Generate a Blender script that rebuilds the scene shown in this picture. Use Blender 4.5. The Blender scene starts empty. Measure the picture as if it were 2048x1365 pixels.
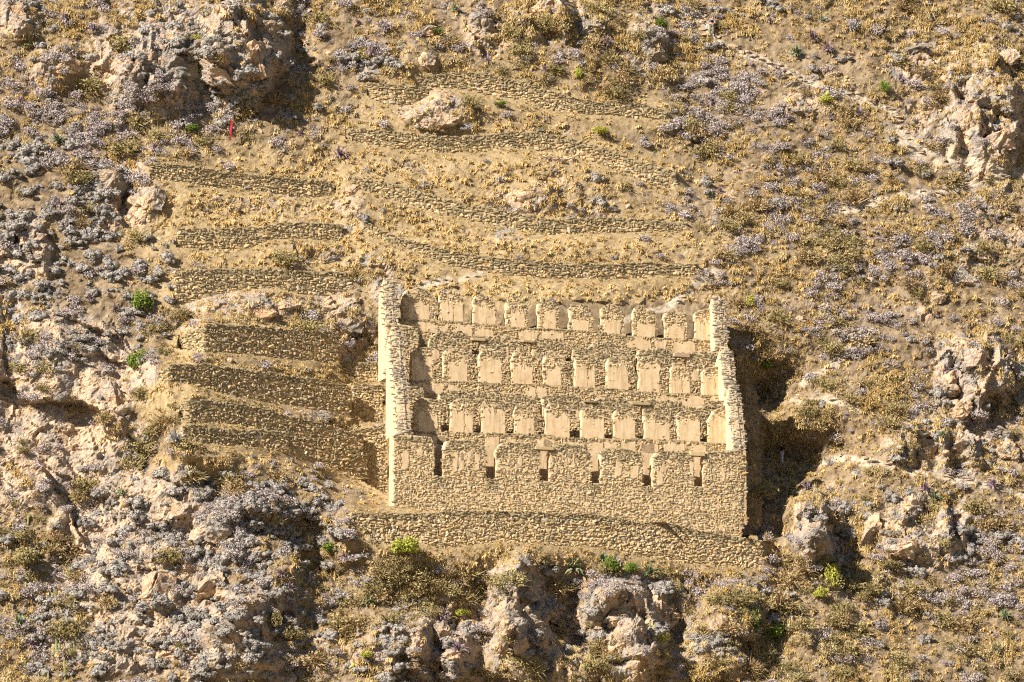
import bpy, bmesh, math, random
import numpy as np
from mathutils import Matrix, Vector

rng = np.random.default_rng(11)
random.seed(11)
scene = bpy.context.scene
C = scene.collection

# ------------------------------------------------------------------ camera, sky, sun, exposure
DIST, PITCH = 500.0, math.radians(10.0)
SPX = 24.5 * DIST                       # photograph pixels per unit of ray slope
cam_d = bpy.data.cameras.new('camera'); cam = bpy.data.objects.new('camera', cam_d); C.objects.link(cam)
cam.location = (0, -DIST * math.cos(PITCH), -DIST * math.sin(PITCH))
cam.rotation_euler = (math.pi / 2 + PITCH, 0, 0)
cam_d.sensor_fit = 'HORIZONTAL'; cam_d.angle = 2 * math.atan(1024 / SPX)
cam_d.clip_start = 1.0; cam_d.clip_end = 4000
scene.camera = cam
SUN = Vector((-0.615, -0.555, 0.56)).normalized()
world = bpy.data.worlds.new('World'); scene.world = world; world.use_nodes = True
nt = world.node_tree
sky = nt.nodes.new('ShaderNodeTexSky'); sky.sky_type = 'NISHITA'; sky.sun_disc = False
sky.sun_elevation = math.asin(SUN.z); sky.sun_rotation = math.atan2(SUN.x, SUN.y); sky.altitude = 2800
nt.links.new(sky.outputs[0], nt.nodes['Background'].inputs[0]); nt.nodes['Background'].inputs[1].default_value = 0.042
sd = bpy.data.lights.new('sun', 'SUN'); sd.energy = 5.0; sd.angle = math.radians(0.5); sd.color = (1.0, 0.905, 0.80)
sun = bpy.data.objects.new('sun', sd); C.objects.link(sun)
sun.rotation_euler = SUN.to_track_quat('Z', 'Y').to_euler(); sun.location = (-80, -120, 120)
vs = scene.view_settings
vs.view_transform = 'Standard'; vs.look = 'None'; vs.gamma = 1.0; vs.exposure = 1.08; vs.use_curve_mapping = False
scene.cycles.use_denoising = False; scene.cycles.max_bounces = 3; scene.cycles.diffuse_bounces = 2; scene.cycles.use_adaptive_sampling = True; scene.cycles.adaptive_threshold = 0.045; scene.cycles.filter_width = 1.2; scene.cycles.sample_clamp_indirect = 4
scene.render.resolution_x, scene.render.resolution_y = 1024, 682

# ------------------------------------------------------------------ pixel rays and the hill
CAM = np.array(cam.location); FWD = np.array([0, math.cos(PITCH), math.sin(PITCH)])
UPV = np.array([0, -math.sin(PITCH), math.cos(PITCH)]); RGT = np.array([1.0, 0, 0])
def rays(px, py):
    px = np.asarray(px, float); py = np.asarray(py, float)
    return FWD + RGT * ((px - 1024) / SPX)[..., None] + UPV * ((682.5 - py) / SPX)[..., None]
def project(p):
    d = np.asarray(p) - CAM; f = d @ FWD
    return 1024 + SPX * (d @ RGT) / f, 682.5 - SPX * (d @ UPV) / f
KZ, KX = 0.60, 0.24
def base_y(x, z): return KZ * z + KX * x
def hill_pt(px, py):
    d = rays(px, py)
    t = (KZ * CAM[2] + KX * CAM[0] - CAM[1]) / (d[..., 1] - KZ * d[..., 2] - KX * d[..., 0])
    return CAM + d * t[..., None]

def _hash(i, j, s):
    h = (i.astype(np.int64) * 374761393 + j.astype(np.int64) * 668265263 + s * 974711) & 0xffffffff
    h = ((h ^ (h >> 13)) * 1274126177) & 0xffffffff
    return ((h ^ (h >> 16)) & 0xffff) / 65535.0
def vnoise(x, z, s):
    i = np.floor(x); j = np.floor(z); fx = x - i; fz = z - j
    fx = fx * fx * (3 - 2 * fx); fz = fz * fz * (3 - 2 * fz)
    a = _hash(i, j, s); b = _hash(i + 1, j, s); c = _hash(i, j + 1, s); d = _hash(i + 1, j + 1, s)
    return (a + (b - a) * fx + (c - a) * fz + (a - b - c + d) * fx * fz) * 2 - 1
def fbm(x, z, s, o=4):
    r = 0; a = 1.0; t = 0
    for k in range(o):
        r = r + a * vnoise(x * 2 ** k + 17.3 * k, z * 2 ** k - 9.1 * k, s + k); t += a; a *= 0.5
    return r / t
def blocks(x, z, s, tilt=0.9):
    """fractured rock: every cell a tilted facet; returns height"""
    best = np.full(x.shape, 9e9); h = np.zeros(x.shape)
    i0 = np.floor(x); j0 = np.floor(z)
    for di in (-1, 0, 1):
        for dj in (-1, 0, 1):
            i = i0 + di; j = j0 + dj
            cx = i + 0.15 + 0.7 * _hash(i, j, s); cz = j + 0.15 + 0.7 * _hash(i, j, s + 1)
            dd = (x - cx) ** 2 + (z - cz) ** 2
            hh = (_hash(i, j, s + 2) * 2 - 1) + tilt * ((_hash(i, j, s + 3) * 2 - 1) * (x - cx) + (_hash(i, j, s + 4) * 2 - 1) * (z - cz))
            m = dd < best; best = np.where(m, dd, best); h = np.where(m, hh, h)
    return h

# ------------------------------------------------------------------ outlines traced from the photograph
def Z(ox, oy, s): return lambda pts: [(ox + x / s, oy + y / s) for x, y in pts]
z1 = Z(700, 520, 4.876); z2 = Z(1100, 520, 4.876); z3 = Z(700, 780, 4.876); z4 = Z(1100, 780, 4.876)
T1 = Z(280, 300, 4.014); T2 = Z(280, 600, 3.792); T3 = Z(660, 120, 2.768); Z7 = Z(680, 960, 3.938); Z6 = Z(1200, 960, 3.938)
TH = math.radians(18.0); CT, ST = math.cos(TH), math.sin(TH)

# wall: top outline, bottom outline, plan (None = follows hill, else list of (px, extra depth slope)), label
WALLS = [
 dict(n='U1', top=T3([(480,108),(640,80),(800,80),(900,95),(1050,125),(1200,170),(1330,215),(1480,240),(1600,235),(1750,255),(1850,287)]),
      bot=T3([(480,142),(640,145),(760,158),(900,190),(1130,225),(1200,268),(1400,290),(1600,305),(1850,322)]), s=0.24,
      lab='highest terrace wall, low curved fieldstone, arching over grey bedrock'),
 dict(n='U1b', top=T3([(215,132),(400,152),(540,155)]), bot=T3([(215,190),(340,252),(450,245),(540,195)]), s=0.27,
      lab='short fieldstone wall stub below the left end of the highest terrace wall'),
 dict(n='U2', top=T3([(95,385),(300,400),(500,425),(700,435),(850,425),(1000,410),(1130,405),(1300,435),(1500,490),(1700,570),(1912,620)]),
      bot=T3([(95,430),(300,472),(560,505),(800,505),(1000,480),(1300,505),(1500,565),(1700,645),(1800,685),(1912,702)]), s=0.27,
      lab='second terrace wall from the top, wavy fieldstone with a squared right end'),
 dict(n='U3', top=T3([(130,650),(300,680),(500,740),(640,775),(800,820),(1000,850),(1200,890),(1400,885),(1600,880),(1800,900),(1970,912)]),
      bot=T3([(130,690),(400,775),(600,835),(800,885),(1000,920),(1200,960),(1400,952),(1600,948),(1970,940)]), s=0.27,
      lab='third terrace wall from the top, sweeping down right into a level run'),
 dict(n='U4', top=T3([(200,900),(350,985),(500,1020),(650,1060),(850,1095),(1100,1120),(1300,1135),(1500,1140),(1750,1130),(2025,1140)]),
      bot=T3([(200,930),(350,1005),(480,1048),(700,1135),(1000,1185),(1200,1200),(1500,1208),(1750,1195),(2025,1190)]), s=0.27,
      lab='lowest of the curved terrace walls, just above the grass behind the storehouses'),
 dict(n='L1', top=T1([(85,120),(230,118),(420,140),(700,185),(950,215),(1150,240),(1350,250),(1500,265),(1560,300)]),
      bot=T1([(85,225),(350,238),(520,288),(800,295),(1000,325),(1250,365),(1350,378),(1560,350)]), th=20, s=0.24,
      lab='long topmost terrace wall of the left flight, grey stone, falling to the right'),
 dict(n='L2', top=T1([(303,645),(600,640),(800,640),(950,630),(1120,600),(1250,590),(1400,595),(1615,610)]),
      bot=T1([(303,768),(560,795),(800,805),(880,785),(980,728),(1100,698),(1400,698),(1520,708),(1615,725)]), th=18, s=0.26,
      lab='pale terrace wall, second from top of the left flight, foot stepping up to the right'),
 dict(n='L3', top=T1([(285,990),(430,970),(700,970),(950,965),(1100,970),(1400,985),(1675,995)]),
      bot=T1([(270,1255),(450,1205),(600,1165),(850,1100),(1150,1105),(1350,1155),(1500,1165),(1675,1115)]), th=20, s=0.26,
      lab='terrace wall with a tall left corner, third from top of the left flight'),
 dict(n='L4', top=T2([(300,290),(505,183),(800,195),(1050,215),(1300,235),(1497,245)]),
      bot=T2([(280,395),(505,405),(800,415),(1000,440),(1180,462),(1330,470),(1497,468)]), th=33, ret=(505, 3.4), back=-1.5, s=0.24,
      lab='shaded terrace wall with two projecting step stones and a sunlit left return'),
 dict(n='L5', top=T2([(140,560),(250,480),(480,490),(640,500),(900,540),(1150,575),(1350,600),(1582,650)]),
      bot=T2([(140,610),(250,610),(420,650),(600,715),(800,765),(1050,812),(1200,820),(1350,850),(1582,880)]), th=33, ret=(250, 1.8), back=-1.5, s=0.24,
      lab='long shaded terrace wall just above the tan grass strip at left'),
 dict(n='L6', top=T2([(310,800),(400,740),(560,765),(750,790),(980,830),(1030,860),(1200,890),(1400,950),(1600,1000),(1682,1020)]),
      bot=T2([(310,900),(400,940),(560,940),(700,950),(860,972),(1000,1005),(1110,1030),(1250,1065),(1420,1120),(1682,1180)]), th=33, ret=(400, 1.5), back=-1.5, s=0.24,
      lab='shaded terrace wall below the tan grass strip, its lit corner at the left'),
 dict(n='L8', top=T2([(1090,1000),(1110,1003),(1250,1040),(1420,1090),(1682,1145),(1717,1165)]),
      bot=T2([(1090,1090),(1200,1165),(1430,1265),(1600,1335),(1717,1330)]), th=33, back=-1.5, s=0.24, 
      lab='lowest left terrace wall, in deep shadow beside its jutting neighbour'),
 dict(n='L7', top=T2([(330,960),(420,950),(600,980),(800,990),(1000,990),(1110,1000)]),
      bot=T2([(330,1065),(600,1108),(800,1108),(1000,1122),(1110,1125)]), th=33, back=-3.0, s=0.24, 
      lab='low jutting terrace wall at the bottom left with grass along its top'),
 dict(n='S1', top=T2([(1520,480),(1640,470),(1790,475)]), bot=T2([(1520,560),(1640,600),(1790,620)]), th=14, back=3.4, s=0.22, 
      lab='small stone revetment against the left storehouse gable, uppermost of three'),
 dict(n='S2', top=T2([(1620,650),(1700,640),(1840,642)]), bot=T2([(1620,850),(1700,935),(1840,950)]), th=14, back=3.6, s=0.22, 
      lab='middle stone revetment between the left terraces and the storehouse gable'),
 dict(n='S3', top=T2([(1630,992),(1700,965),(1875,958)]), bot=T2([(1630,1360),(1700,1400),(1900,1530)]), th=14, back=3.6, s=0.22, 
      lab='tall lower stone revetment at the left foot of the storehouse gable'),
 dict(n='G', top=Z7([(95,262),(400,265),(650,268),(880,250),(1100,245),(1500,255),(2048,278)]) + Z6([(300,335),(520,340),(700,385),(950,435),(1270,475)]),
      bot=Z7([(95,300),(230,425),(300,505),(700,518),(800,550),(1000,528),(1250,490),(1500,498),(1700,528),(2048,535)]) + Z6([(300,610),(700,668),(1000,690),(1270,700)]),
      th=18, s=0.235, lab='broad retaining wall of fieldstone below the storehouse front'),
]
# storehouse front plane: through the hill at this pixel
FO = hill_pt(1140, 1035); FO = FO + np.array([0, -1.5, 0])
class Frame:
    def __init__(s, O, e, v, n): s.O = np.array(O, float); s.e = np.array(e, float); s.v = np.array(v, float); s.n = np.array(n, float)
    def uv(s, pts):
        a = np.array(pts, float); d = rays(a[:, 0], a[:, 1]); t = ((s.O - CAM) @ s.n) / (d @ s.n)
        p = CAM + d * t[:, None] - s.O
        return np.stack([p @ s.e, p @ s.v], 1)
    def P(s, u, v, w=0.0):
        u = np.asarray(u, float)[..., None]; v = np.asarray(v, float)[..., None]; w = np.asarray(w, float)[..., None]
        return s.O + s.e * u + s.v * v + s.n * w
EB = np.array([CT, ST, 0]); NB = np.array([ST, -CT, 0]); ZU = np.array([0, 0, 1.0])
def bframe(yb): return Frame(FO - NB * yb, EB, ZU, NB)
def yF(x, yb): return FO[1] + (x - FO[0]) * ST / CT + yb / CT      # world y of the storehouse plane yb at world x

for w in WALLS:
    if w['n'][0] == 'U' or w['n'] in ('L1', 'L2', 'L3'): w['top'] = [(a, b_ - 3) for a, b_ in w['top']]; w['bot'] = [(a, b_ + 5) for a, b_ in w['bot']]
    t = np.array(w['top']); b = np.array(w['bot'])
    x0 = max(t[0, 0], b[0, 0]); x1 = min(t[-1, 0], b[-1, 0])
    cols = np.linspace(x0, x1, 60)
    ty = np.interp(cols, t[:, 0], t[:, 1]); by = np.interp(cols, b[:, 0], b[:, 1])
    mid = (ty + by) / 2
    if w['n'] == 'G':
        xs = np.array([-30.0, 40.0]); ys = yF(xs, -1.7)
    elif w.get('th') is None:
        hp = hill_pt(cols, mid); xs, ys = hp[:, 0], np.convolve(np.pad(hp[:, 1], 4, mode='edge'), np.ones(9) / 9, 'valid')
    else:
        m = hill_pt(np.array([(cols[0] + cols[-1]) / 2]), np.array([np.interp((cols[0] + cols[-1]) / 2, cols, mid)]))[0]
        if w['n'] in ('L6', 'L8', 'L7'): m = hill_pt(np.array([T2([(1000, 0)])[0][0]]), np.array([T2([(0, 960)])[0][1]]))[0]
        tt = math.tan(math.radians(w['th'])); bk = w.get('back', 0.0)
        xs = np.array([m[0] - 30, m[0] + 30]); ys = m[1] + bk + (xs - m[0]) * tt
        if w.get('ret'):
            cpx = 280 + w['ret'][0] / 3.792; slope = -w['ret'][1] / 2.0
            xc = (cpx - 1024) / 24.5 * (1 + (m[1]) / DIST)
            yc = m[1] + bk + (xc - m[0]) * tt
            xs = np.array([xc - 5, xc, m[0] + 30]); ys = np.array([yc + 5 * w['ret'][1] / 2.3, yc, ys[-1]])
    def onwall(px, py, xs=xs, ys=ys):
        d = rays(px, py); y = np.interp((px - 1024) / 24.5, xs, ys)
        for _ in range(12):
            tt_ = (y - CAM[1]) / d[:, 1]; p = CAM + d * tt_[:, None]; y = 0.5 * y + 0.5 * np.interp(p[:, 0], xs, ys)
        return p
    pt = onwall(cols, ty); pb = onwall(cols, by)
    w['x'] = pt[:, 0]; w['zt'] = pt[:, 2]; w['zb'] = np.interp(pt[:, 0], pb[:, 0], pb[:, 2])
    w['pxs'], w['pys'] = xs, ys
    w['y'] = np.interp(w['x'], xs, ys)
WD = {w['n']: w for w in WALLS}

# storehouse walls: niche rows, front rows (photo outlines)
def lines(*p): return sum(p, [])
NICHE = {
 1: dict(yb=9.1, ledge=lines(z1([(400,555),(520,575),(840,592),(1180,615),(1500,650),(1800,668)]), z2([(0,672),(300,690),(500,705),(750,740),(1000,755),(1250,770),(1560,790)])),
    piers=[(z1([(520,350),(560,290),(650,262),(760,300),(832,365)]), .45), (z1([(880,345),(950,305),(1010,300),(1080,345),(1105,395)]), .6),
           (z1([(1208,400),(1230,350),(1290,340),(1370,360),(1415,420)]), .6), (z1([(1528,430),(1560,380),(1600,350),(1650,370),(1725,450)]), .45),
           (z1([(1838,430),(1870,395),(1930,385),(1990,420)]) + z2([(88,470)]), .5), (z2([(193,470),(230,440),(320,435),(370,465),(410,490)]), .1),
           (z2([(505,475),(560,440),(620,430),(680,470),(720,510)]), .15), (z2([(815,520),(840,460),(890,450),(950,480),(1030,510)]), .15),
           (z2([(1125,520),(1200,498),(1330,520)]), .1), (z2([(1415,530),(1450,490),(1560,470)]), .6)]),
 2: dict(yb=5.4, ledge=lines(z1([(500,1180),(830,1180),(900,1190),(1240,1190),(1600,1215)]), z2([(0,1218),(230,1240),(540,1255),(850,1285),(1160,1300),(1480,1315),(1690,1325)])),
    piers=[(z1([(605,900),(650,865),(740,850),(800,855)]), .7), (z1([(915,930),(940,880),(1000,860),(1090,875),(1150,920)]), .5),
           (z1([(1265,930),(1295,885),(1380,880),(1440,930),(1475,960)]), .95), (z1([(1590,950),(1610,900),(1680,905),(1760,900),(1785,960)]), .55),
           (z1([(1895,970),(1910,940),(2000,920)]) + z2([(100,940),(145,960)]), .5), (z2([(250,1010),(260,950),(300,930),(400,935),(440,980)]), .6),
           (z2([(560,1010),(580,960),(640,945),(740,960),(760,1010)]), .85), (z2([(870,1000),(900,960),(1000,950),(1065,1000)]), .95),
           (z2([(1180,1080),(1200,1040),(1250,1030),(1365,1060)]), .6), (z2([(1490,1100),(1520,1060),(1690,1040)]), .6)]),
 3: dict(yb=2.0, ledge=lines(z3([(540,410),(960,415),(1280,425),(1600,430),(1900,445)]), z4([(0,455),(280,475),(600,480),(900,480),(1240,495),(1540,515),(1720,525)])),
    piers=[(z3([(628,190),(650,110),(700,75),(760,85),(885,88)]), .5), (z3([(985,190),(1000,120),(1050,85),(1150,95),(1200,130)]), .6),
           (z3([(1290,200),(1310,145),(1400,140),(1510,180)]), .9), (z3([(1610,205),(1640,150),(1700,140),(1815,180)]), .5),
           (z3([(1915,180),(1940,150)]) + z4([(0,130),(100,150),(190,200)]), .7), (z4([(310,220),(330,180),(400,180),(525,220)]), .75),
           (z4([(625,240),(650,200),(750,190),(830,240)]), .9), (z4([(925,260),(950,230),(1160,260)]), .7),
           (z4([(1250,240),(1280,210),(1350,190),(1460,250)]), .7), (z4([(1550,290),(1600,200),(1720,150)]), .8)]),
}
# front walls: simple polygons (top outline), bottom line, lintels (x0,x1,ytop,ybot)
FRONT = {
 1: dict(yb=7.6, bottom=z1([(430,1260)]) + z2([(1700,1420)]),
    segs=[z1([(430,640),(560,640),(650,655),(665,720)]), z1([(770,800),(790,770),(830,720),(900,690),(1080,690),(1150,745),(1185,765)]),
          z1([(1275,790),(1300,765),(1400,742),(1560,745),(1690,785)]), z1([(1785,790),(1800,770),(2048,766)]) + z2([(100,768),(150,830)]),
          z2([(225,880),(300,850),(370,865),(430,812),(560,800),(700,830),(770,880),(822,950)]), z2([(858,920),(880,882),(950,865),(1100,870),(1240,905)]),
          z2([(1340,920),(1400,893),(1500,890),(1690,900)])],
    lintels=[z1([(1178,760),(1322,795)]), z1([(1678,783),(1795,812)]), z2([(1198,908),(1365,955)])]),
 2: dict(yb=3.7, bottom=z3([(520,560)]) + z4([(1720,660)]),
    segs=[z3([(530,-28),(640,-28),(705,-20),(720,20)]), z3([(880,30),(930,8),(1000,5),(1300,12),(1500,30),(1700,45),(1818,85)]),
          z3([(1885,70),(1930,52),(2048,45)]) + z4([(150,40),(250,45),(345,110)]), z4([(440,100),(490,70),(700,90),(835,125)]),
          z4([(910,130),(1000,100),(1200,100),(1280,110),(1300,165),(1440,180),(1540,112),(1720,105)])],
    lintels=[z4([(325,105),(455,130)]), z4([(798,120),(982,155)])]),
 3: dict(yb=0.0, bottom=[(770,1075),(1500,1110)],
    segs=[z3([(430,445),(520,450),(700,455),(790,462),(815,520),(820,600)]), z3([(912,600),(920,570),(945,500),(990,492),(1100,485),(1230,487),(1270,530),(1325,585)]),
          z3([(1432,600),(1445,570),(1485,520),(1600,505),(1740,522),(1845,570)]), z3([(1952,575),(1990,550),(2048,528)]) + z4([(100,530),(250,535),(350,550),(392,600)]),
          z4([(500,630),(520,590),(570,562),(700,565),(850,605),(900,650)]), z4([(1005,660),(1050,610),(1150,590),(1320,598),(1400,625)]),
          z4([(1500,650),(1530,610),(1600,592),(1865,596)])],
    sills=[z3([(820,845),(912,845)]), z3([(1335,870),(1432,870)]), z3([(1845,890),(1952,890)]), z4([(400,915),(500,915)]), z4([(905,940),(1005,940)]), z4([(1405,945),(1500,945)])],
    lintels=[z3([(1798,552),(1992,592)]), z4([(1360,600),(1510,650)])]),
}
GABLE = {  # apex pixel, eave pixel, tier, side
 'L1': ((768,556),(779,646),1,-1), 'L2': ((783,655),(794,760),2,-1), 'L3': ((790,756),(808,870),3,-1),
 'R1': ((1420,592),(1440,692),1,1), 'R2': ((1440,694),(1458,776),2,1), 'R3': ((1452,778),(1476,902),3,1)}

# ------------------------------------------------------------------ region maps in the photograph
def ell(px, py, L):
    m = np.zeros(np.shape(px))
    for e in L:
        cx, cy, rx, ry = e[:4]; a = e[4] if len(e) > 4 else 1.0
        d = ((px - cx) / rx) ** 2 + ((py - cy) / ry) ** 2
        m = np.maximum(m, a * np.clip(1.35 - 0.75 * d, 0, 1))
    return m
ROCK = [(120,760,170,130),(80,920,120,100),(170,1040,60,190),(330,1060,130,110),(470,1280,120,90),(300,1250,170,110),(50,500,70,50),(215,385,65,75),(300,400,45,60),(30,620,40,60),
        (330,130,140,95),(480,110,90,115),(110,150,50,35),(30,45,45,45),(960,60,45,45),(1090,35,80,45),(1190,60,50,40),(1300,80,45,55),(880,225,90,45),(1060,400,80,35),(1200,435,60,22),
        (540,615,110,25),(690,640,50,70),(620,520,50,16),(1040,1240,80,120),(870,1310,90,60),(1240,1260,90,90),(1345,1240,45,70),(1635,1080,50,75),(1850,1060,100,80),(1950,760,90,90),
        (1975,230,85,130),(1900,890,130,60),(1850,130,80,50),(450,1000,90,60,.6),(560,1290,90,80,.7),(240,900,60,80),(640,830,40,20),(1640,190,60,30,.5),(700,395,40,30,.6),(1150,1290,420,90,.75),(660,1290,120,80,.5),(1960,480,120,80,.3)]
CLIFF = [(130,770,180,140),(85,930,140,110),(170,1060,60,190),(330,1050,110,90,.7),(480,1290,110,70,.8),(300,1290,120,60,.6),(50,500,80,60,.8),(215,385,60,70,.8)]
CRAGS = [(1045,1230,80,120),(870,1300,90,70),(1250,1260,100,90),(1340,1250,60,80),(1150,1300,400,70,.7),(490,95,90,110,.8),(340,140,120,80,.7),(1630,1070,55,80,.8),(1950,760,90,90,.9),(1975,230,85,140,.8),(500,1200,130,130,.6),(1090,35,90,45,.7),(1880,890,120,60,.6),(1850,1060,100,70,.6)]
TERR = [(500,420,240,130),(520,570,230,50,.9),(1000,340,340,80,.85),(1050,480,380,60),(1080,570,350,45),(920,270,260,60,.8),(480,770,200,40),(600,480,160,80),(340,800,90,40),(460,930,150,30,.8),(820,1020,90,14),(1150,1115,400,24,.8),(1000,210,330,60,.5)]
BUMP = [(490,95,85,105,3.8),(340,140,120,80,1.8),(110,140,60,50,1.4),(35,40,45,60,1.6),(1040,1210,60,80,2.2),(1060,1310,70,60,2.0),(950,1310,60,60,1.8),(1140,1335,50,40,1.6),(780,1290,70,60,1.5),(1330,1310,70,60,1.8),(1430,1290,60,70,1.6),(1190,1200,40,40,1.0),(870,1300,75,70,2.4),(1240,1230,60,60,1.8),(1270,1310,60,50,1.8),(1340,1230,45,60,1.4),
        (1620,1050,48,75,2.8),(1560,1010,40,30,1.6),(1960,745,75,80,2.0),(1985,230,80,130,1.6),(1860,880,110,50,.8),(500,1130,120,130,2.4),(420,1280,140,90,1.8),(250,1180,120,150,1.0),
        (690,640,40,60,.9),(540,615,100,22,.6),(880,225,80,40,.7),(1050,400,70,30,.6),(80,740,110,80,.9),(960,60,40,40,1.0),(1090,30,70,40,1.2),(1300,75,40,50,1.3),(840,120,40,40,.9),
        (1850,1060,80,60,1.0),(1470,1220,60,60,2.2),(560,1000,110,70,1.0),(660,1080,60,50,1.6),(600,1180,60,60,1.2),(730,1270,80,60,.7),
        (1540,765,95,60,-4.6),(1600,885,100,45,-4.6),(1540,900,60,160,-2.5),(1600,930,110,70,-3.2),(1540,1020,45,60,-1.6),(1690,1110,30,70,-1.5),(600,70,28,90,-1.6),(715,800,34,150,-2.2),(1145,1220,32,80,-2.6),(960,1260,22,70,-1.0),
        (1540,1290,40,50,-1.2),(625,1130,40,70,-2.0),(700,1150,35,60,-.8),(150,800,25,120,-.8),(135,1080,16,90,-1.0),(20,700,20,140,-1.2),(1380,1200,25,60,-1.0),(1380,600,140,60,-1.6),(440,990,180,80,1.8),(680,1010,60,50,1.0)]
PATHS = [[(1395,20),(1420,70),(1500,110),(1560,135),(1620,165),(1690,185),(1740,205),(1790,225),(1800,260)], [(1790,258),(1830,300),(1900,318),(2060,352)],
         [(1240,640),(1330,615),(1375,585),(1425,548)], [(1610,755),(1660,735),(1700,695)], [(1580,905),(1700,910),(1800,935),(1960,965),(2060,985)], [(840,575),(905,560),(960,548)],
         [(1640,430),(1780,395),(1900,380),(2060,345)], [(1590,790),(1660,800),(1720,815)]]
def path_mask(px, py):
    m = np.zeros(np.shape(px))
    for k, P in enumerate(PATHS):
        for (ax, ay), (bx, by) in zip(P[:-1], P[1:]):
            dx, dy = bx - ax, by - ay; t = np.clip(((px - ax) * dx + (py - ay) * dy) / (dx * dx + dy * dy), 0, 1)
            d = np.hypot(px - ax - t * dx, (py - ay - t * dy) * 1.3)
            m = np.maximum(m, np.clip(1.6 - d / (9 if k != 1 else 17), 0, 1))
    return m

# ------------------------------------------------------------------ terrain grid y = H(x, z)
def axis(a, b, st, lo, hi):
    f = list(np.arange(a, b + 1e-6, st)); s = st
    while f[-1] < hi: s *= 1.25; f.append(f[-1] + s)
    s = st; g = []; c = a
    while c > lo: s *= 1.25; c -= s; g.append(c)
    return np.array(g[::-1] + f)
GX = axis(-46, 46, 0.155, -170, 170); GZ = axis(-37, 37, 0.155, -92, 150)
X, ZZ = np.meshgrid(GX, GZ)
Y0 = base_y(X, ZZ)
PX, PY = project(np.stack([X, Y0, ZZ], -1))
und = 1.6 * fbm(X / 19, ZZ / 16, 3, 3)
near = np.zeros(X.shape); off_n = np.zeros(X.shape); off_d = np.zeros(X.shape)
for w in WALLS:
    zt = np.interp(X, w['x'], w['zt']); zb = np.interp(X, w['x'], w['zb']); yw = np.interp(X, w['pxs'], w['pys'])
    xo = np.maximum(np.maximum(w['x'][0] - X, X - w['x'][-1]), 0)
    dz = np.maximum(np.maximum(zb - ZZ, ZZ - zt), 0)
    e = np.interp(np.clip(X, w['x'][0], w['x'][-1]), w['x'], w['y'] - base_y(w['x'], (w['zt'] + w['zb']) / 2))
    g = np.exp(-(dz / 3.6) ** 2 - (xo / 1.8) ** 2); g = g * g + 1e-9
    off_n += g * e; off_d += g
    near = np.maximum(near, np.exp(-(dz / 1.2) ** 2 - (xo / 0.8) ** 2))
off = off_n / np.maximum(off_d, 1.0)
# storehouse neighbourhood follows its own strike
bx0, bx1 = -10.6, 20.0
WPX = PX + 38 * fbm(X / 4.5, ZZ / 4.0, 91, 4) + 14 * fbm(X / 1.2, ZZ / 1.2, 95, 3); WPY = PY + 34 * fbm(X / 4.5, ZZ / 4.0, 101, 4) + 12 * fbm(X / 1.2, ZZ / 1.2, 105, 3)
terr = ell(WPX, WPY, TERR); rock = ell(WPX, WPY, ROCK) * (1 - .6 * terr); pathm = path_mask(PX + 9 * fbm(X / 1.5, ZZ / 1.5, 111, 3), PY + 9 * fbm(X / 1.5, ZZ / 1.5, 121, 3)) * np.clip(.95 + .9 * fbm(X / 1.1, ZZ / 1.1, 131, 3), 0, 1)
rock = np.clip(rock + 0.5 * fbm(X / 3.1, ZZ / 2.6, 40, 3) * (rock > 0.02) + 0.55 * np.clip(fbm(X / 5, ZZ / 4, 51, 4) - 0.28, 0, 1) * 3, 0, 1) * (1 - pathm)
bump = np.zeros(X.shape); wobble = 0.55 * fbm(X / 2.6, ZZ / 2.6, 77, 4)
for (cx, cy, rx, ry, a) in BUMP:
    c = hill_pt(np.array([cx]), np.array([cy]))[0]
    d = ((X - c[0]) / (rx / 24.5)) ** 2 + ((ZZ - c[2]) / (ry / 21.5)) ** 2
    wob = wobble
    s = np.clip(1.25 - d + wob, 0, 1) if a > 0 else np.exp(-1.1 * d) * (1 + .6 * wob)
    bump -= a * (s if a < 0 else np.sqrt(s) * (0.4 + 0.6 * s))
rough = 0.42 * fbm(X / 2.6, ZZ / 2.2, 9, 4) + 0.22 * fbm(X / 0.75, ZZ / 0.6, 19, 3)
wx = X + 0.4 * fbm(X / 1.5, ZZ / 1.5, 61, 3); wz = ZZ + 0.4 * fbm(X / 1.5, ZZ / 1.5, 62, 3)
crag = 0.55 * blocks(wx / 2.3 + .25 * wz, wz / 3.0, 5) + 0.24 * blocks(wx / 0.9 + .2 * wz, wz / 1.0, 25) + 0.10 * blocks(wx / 0.38, wz / 0.42, 35)
cliff = ell(WPX, WPY, CLIFF) * (1 - near); cr2 = ell(WPX, WPY, CRAGS) * (1 - near)
rib = 1 - np.abs(fbm(wx / 2.6 + 3, wz / 6.5, 141, 3)) * 3.2
crag = crag * (1 - .3 * cr2) - cr2 * (1.9 * rib) + cr2 * (.8 * blocks(wx / 2.6 + .2 * wz, wz / 3.6, 145, .9) + .4 * blocks(wx / 1.1 + .2 * wz, wz / 1.5, 155, .9)); crag = crag * (1 - .45 * cliff) + cliff * (1.5 * blocks(wx / 4.6 + .35 * wz / 4, wz / 6.5, 85, .7) + .35 * blocks(wx / 1.9 + .2 * wz, wz / 2.4, 65, .9))
calm = 1 - 0.85 * near
H = Y0 + off + (und * (1 - 0.8 * near)) + (bump + rough + crag * (0.12 + 0.88 * rock)) * calm
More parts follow.
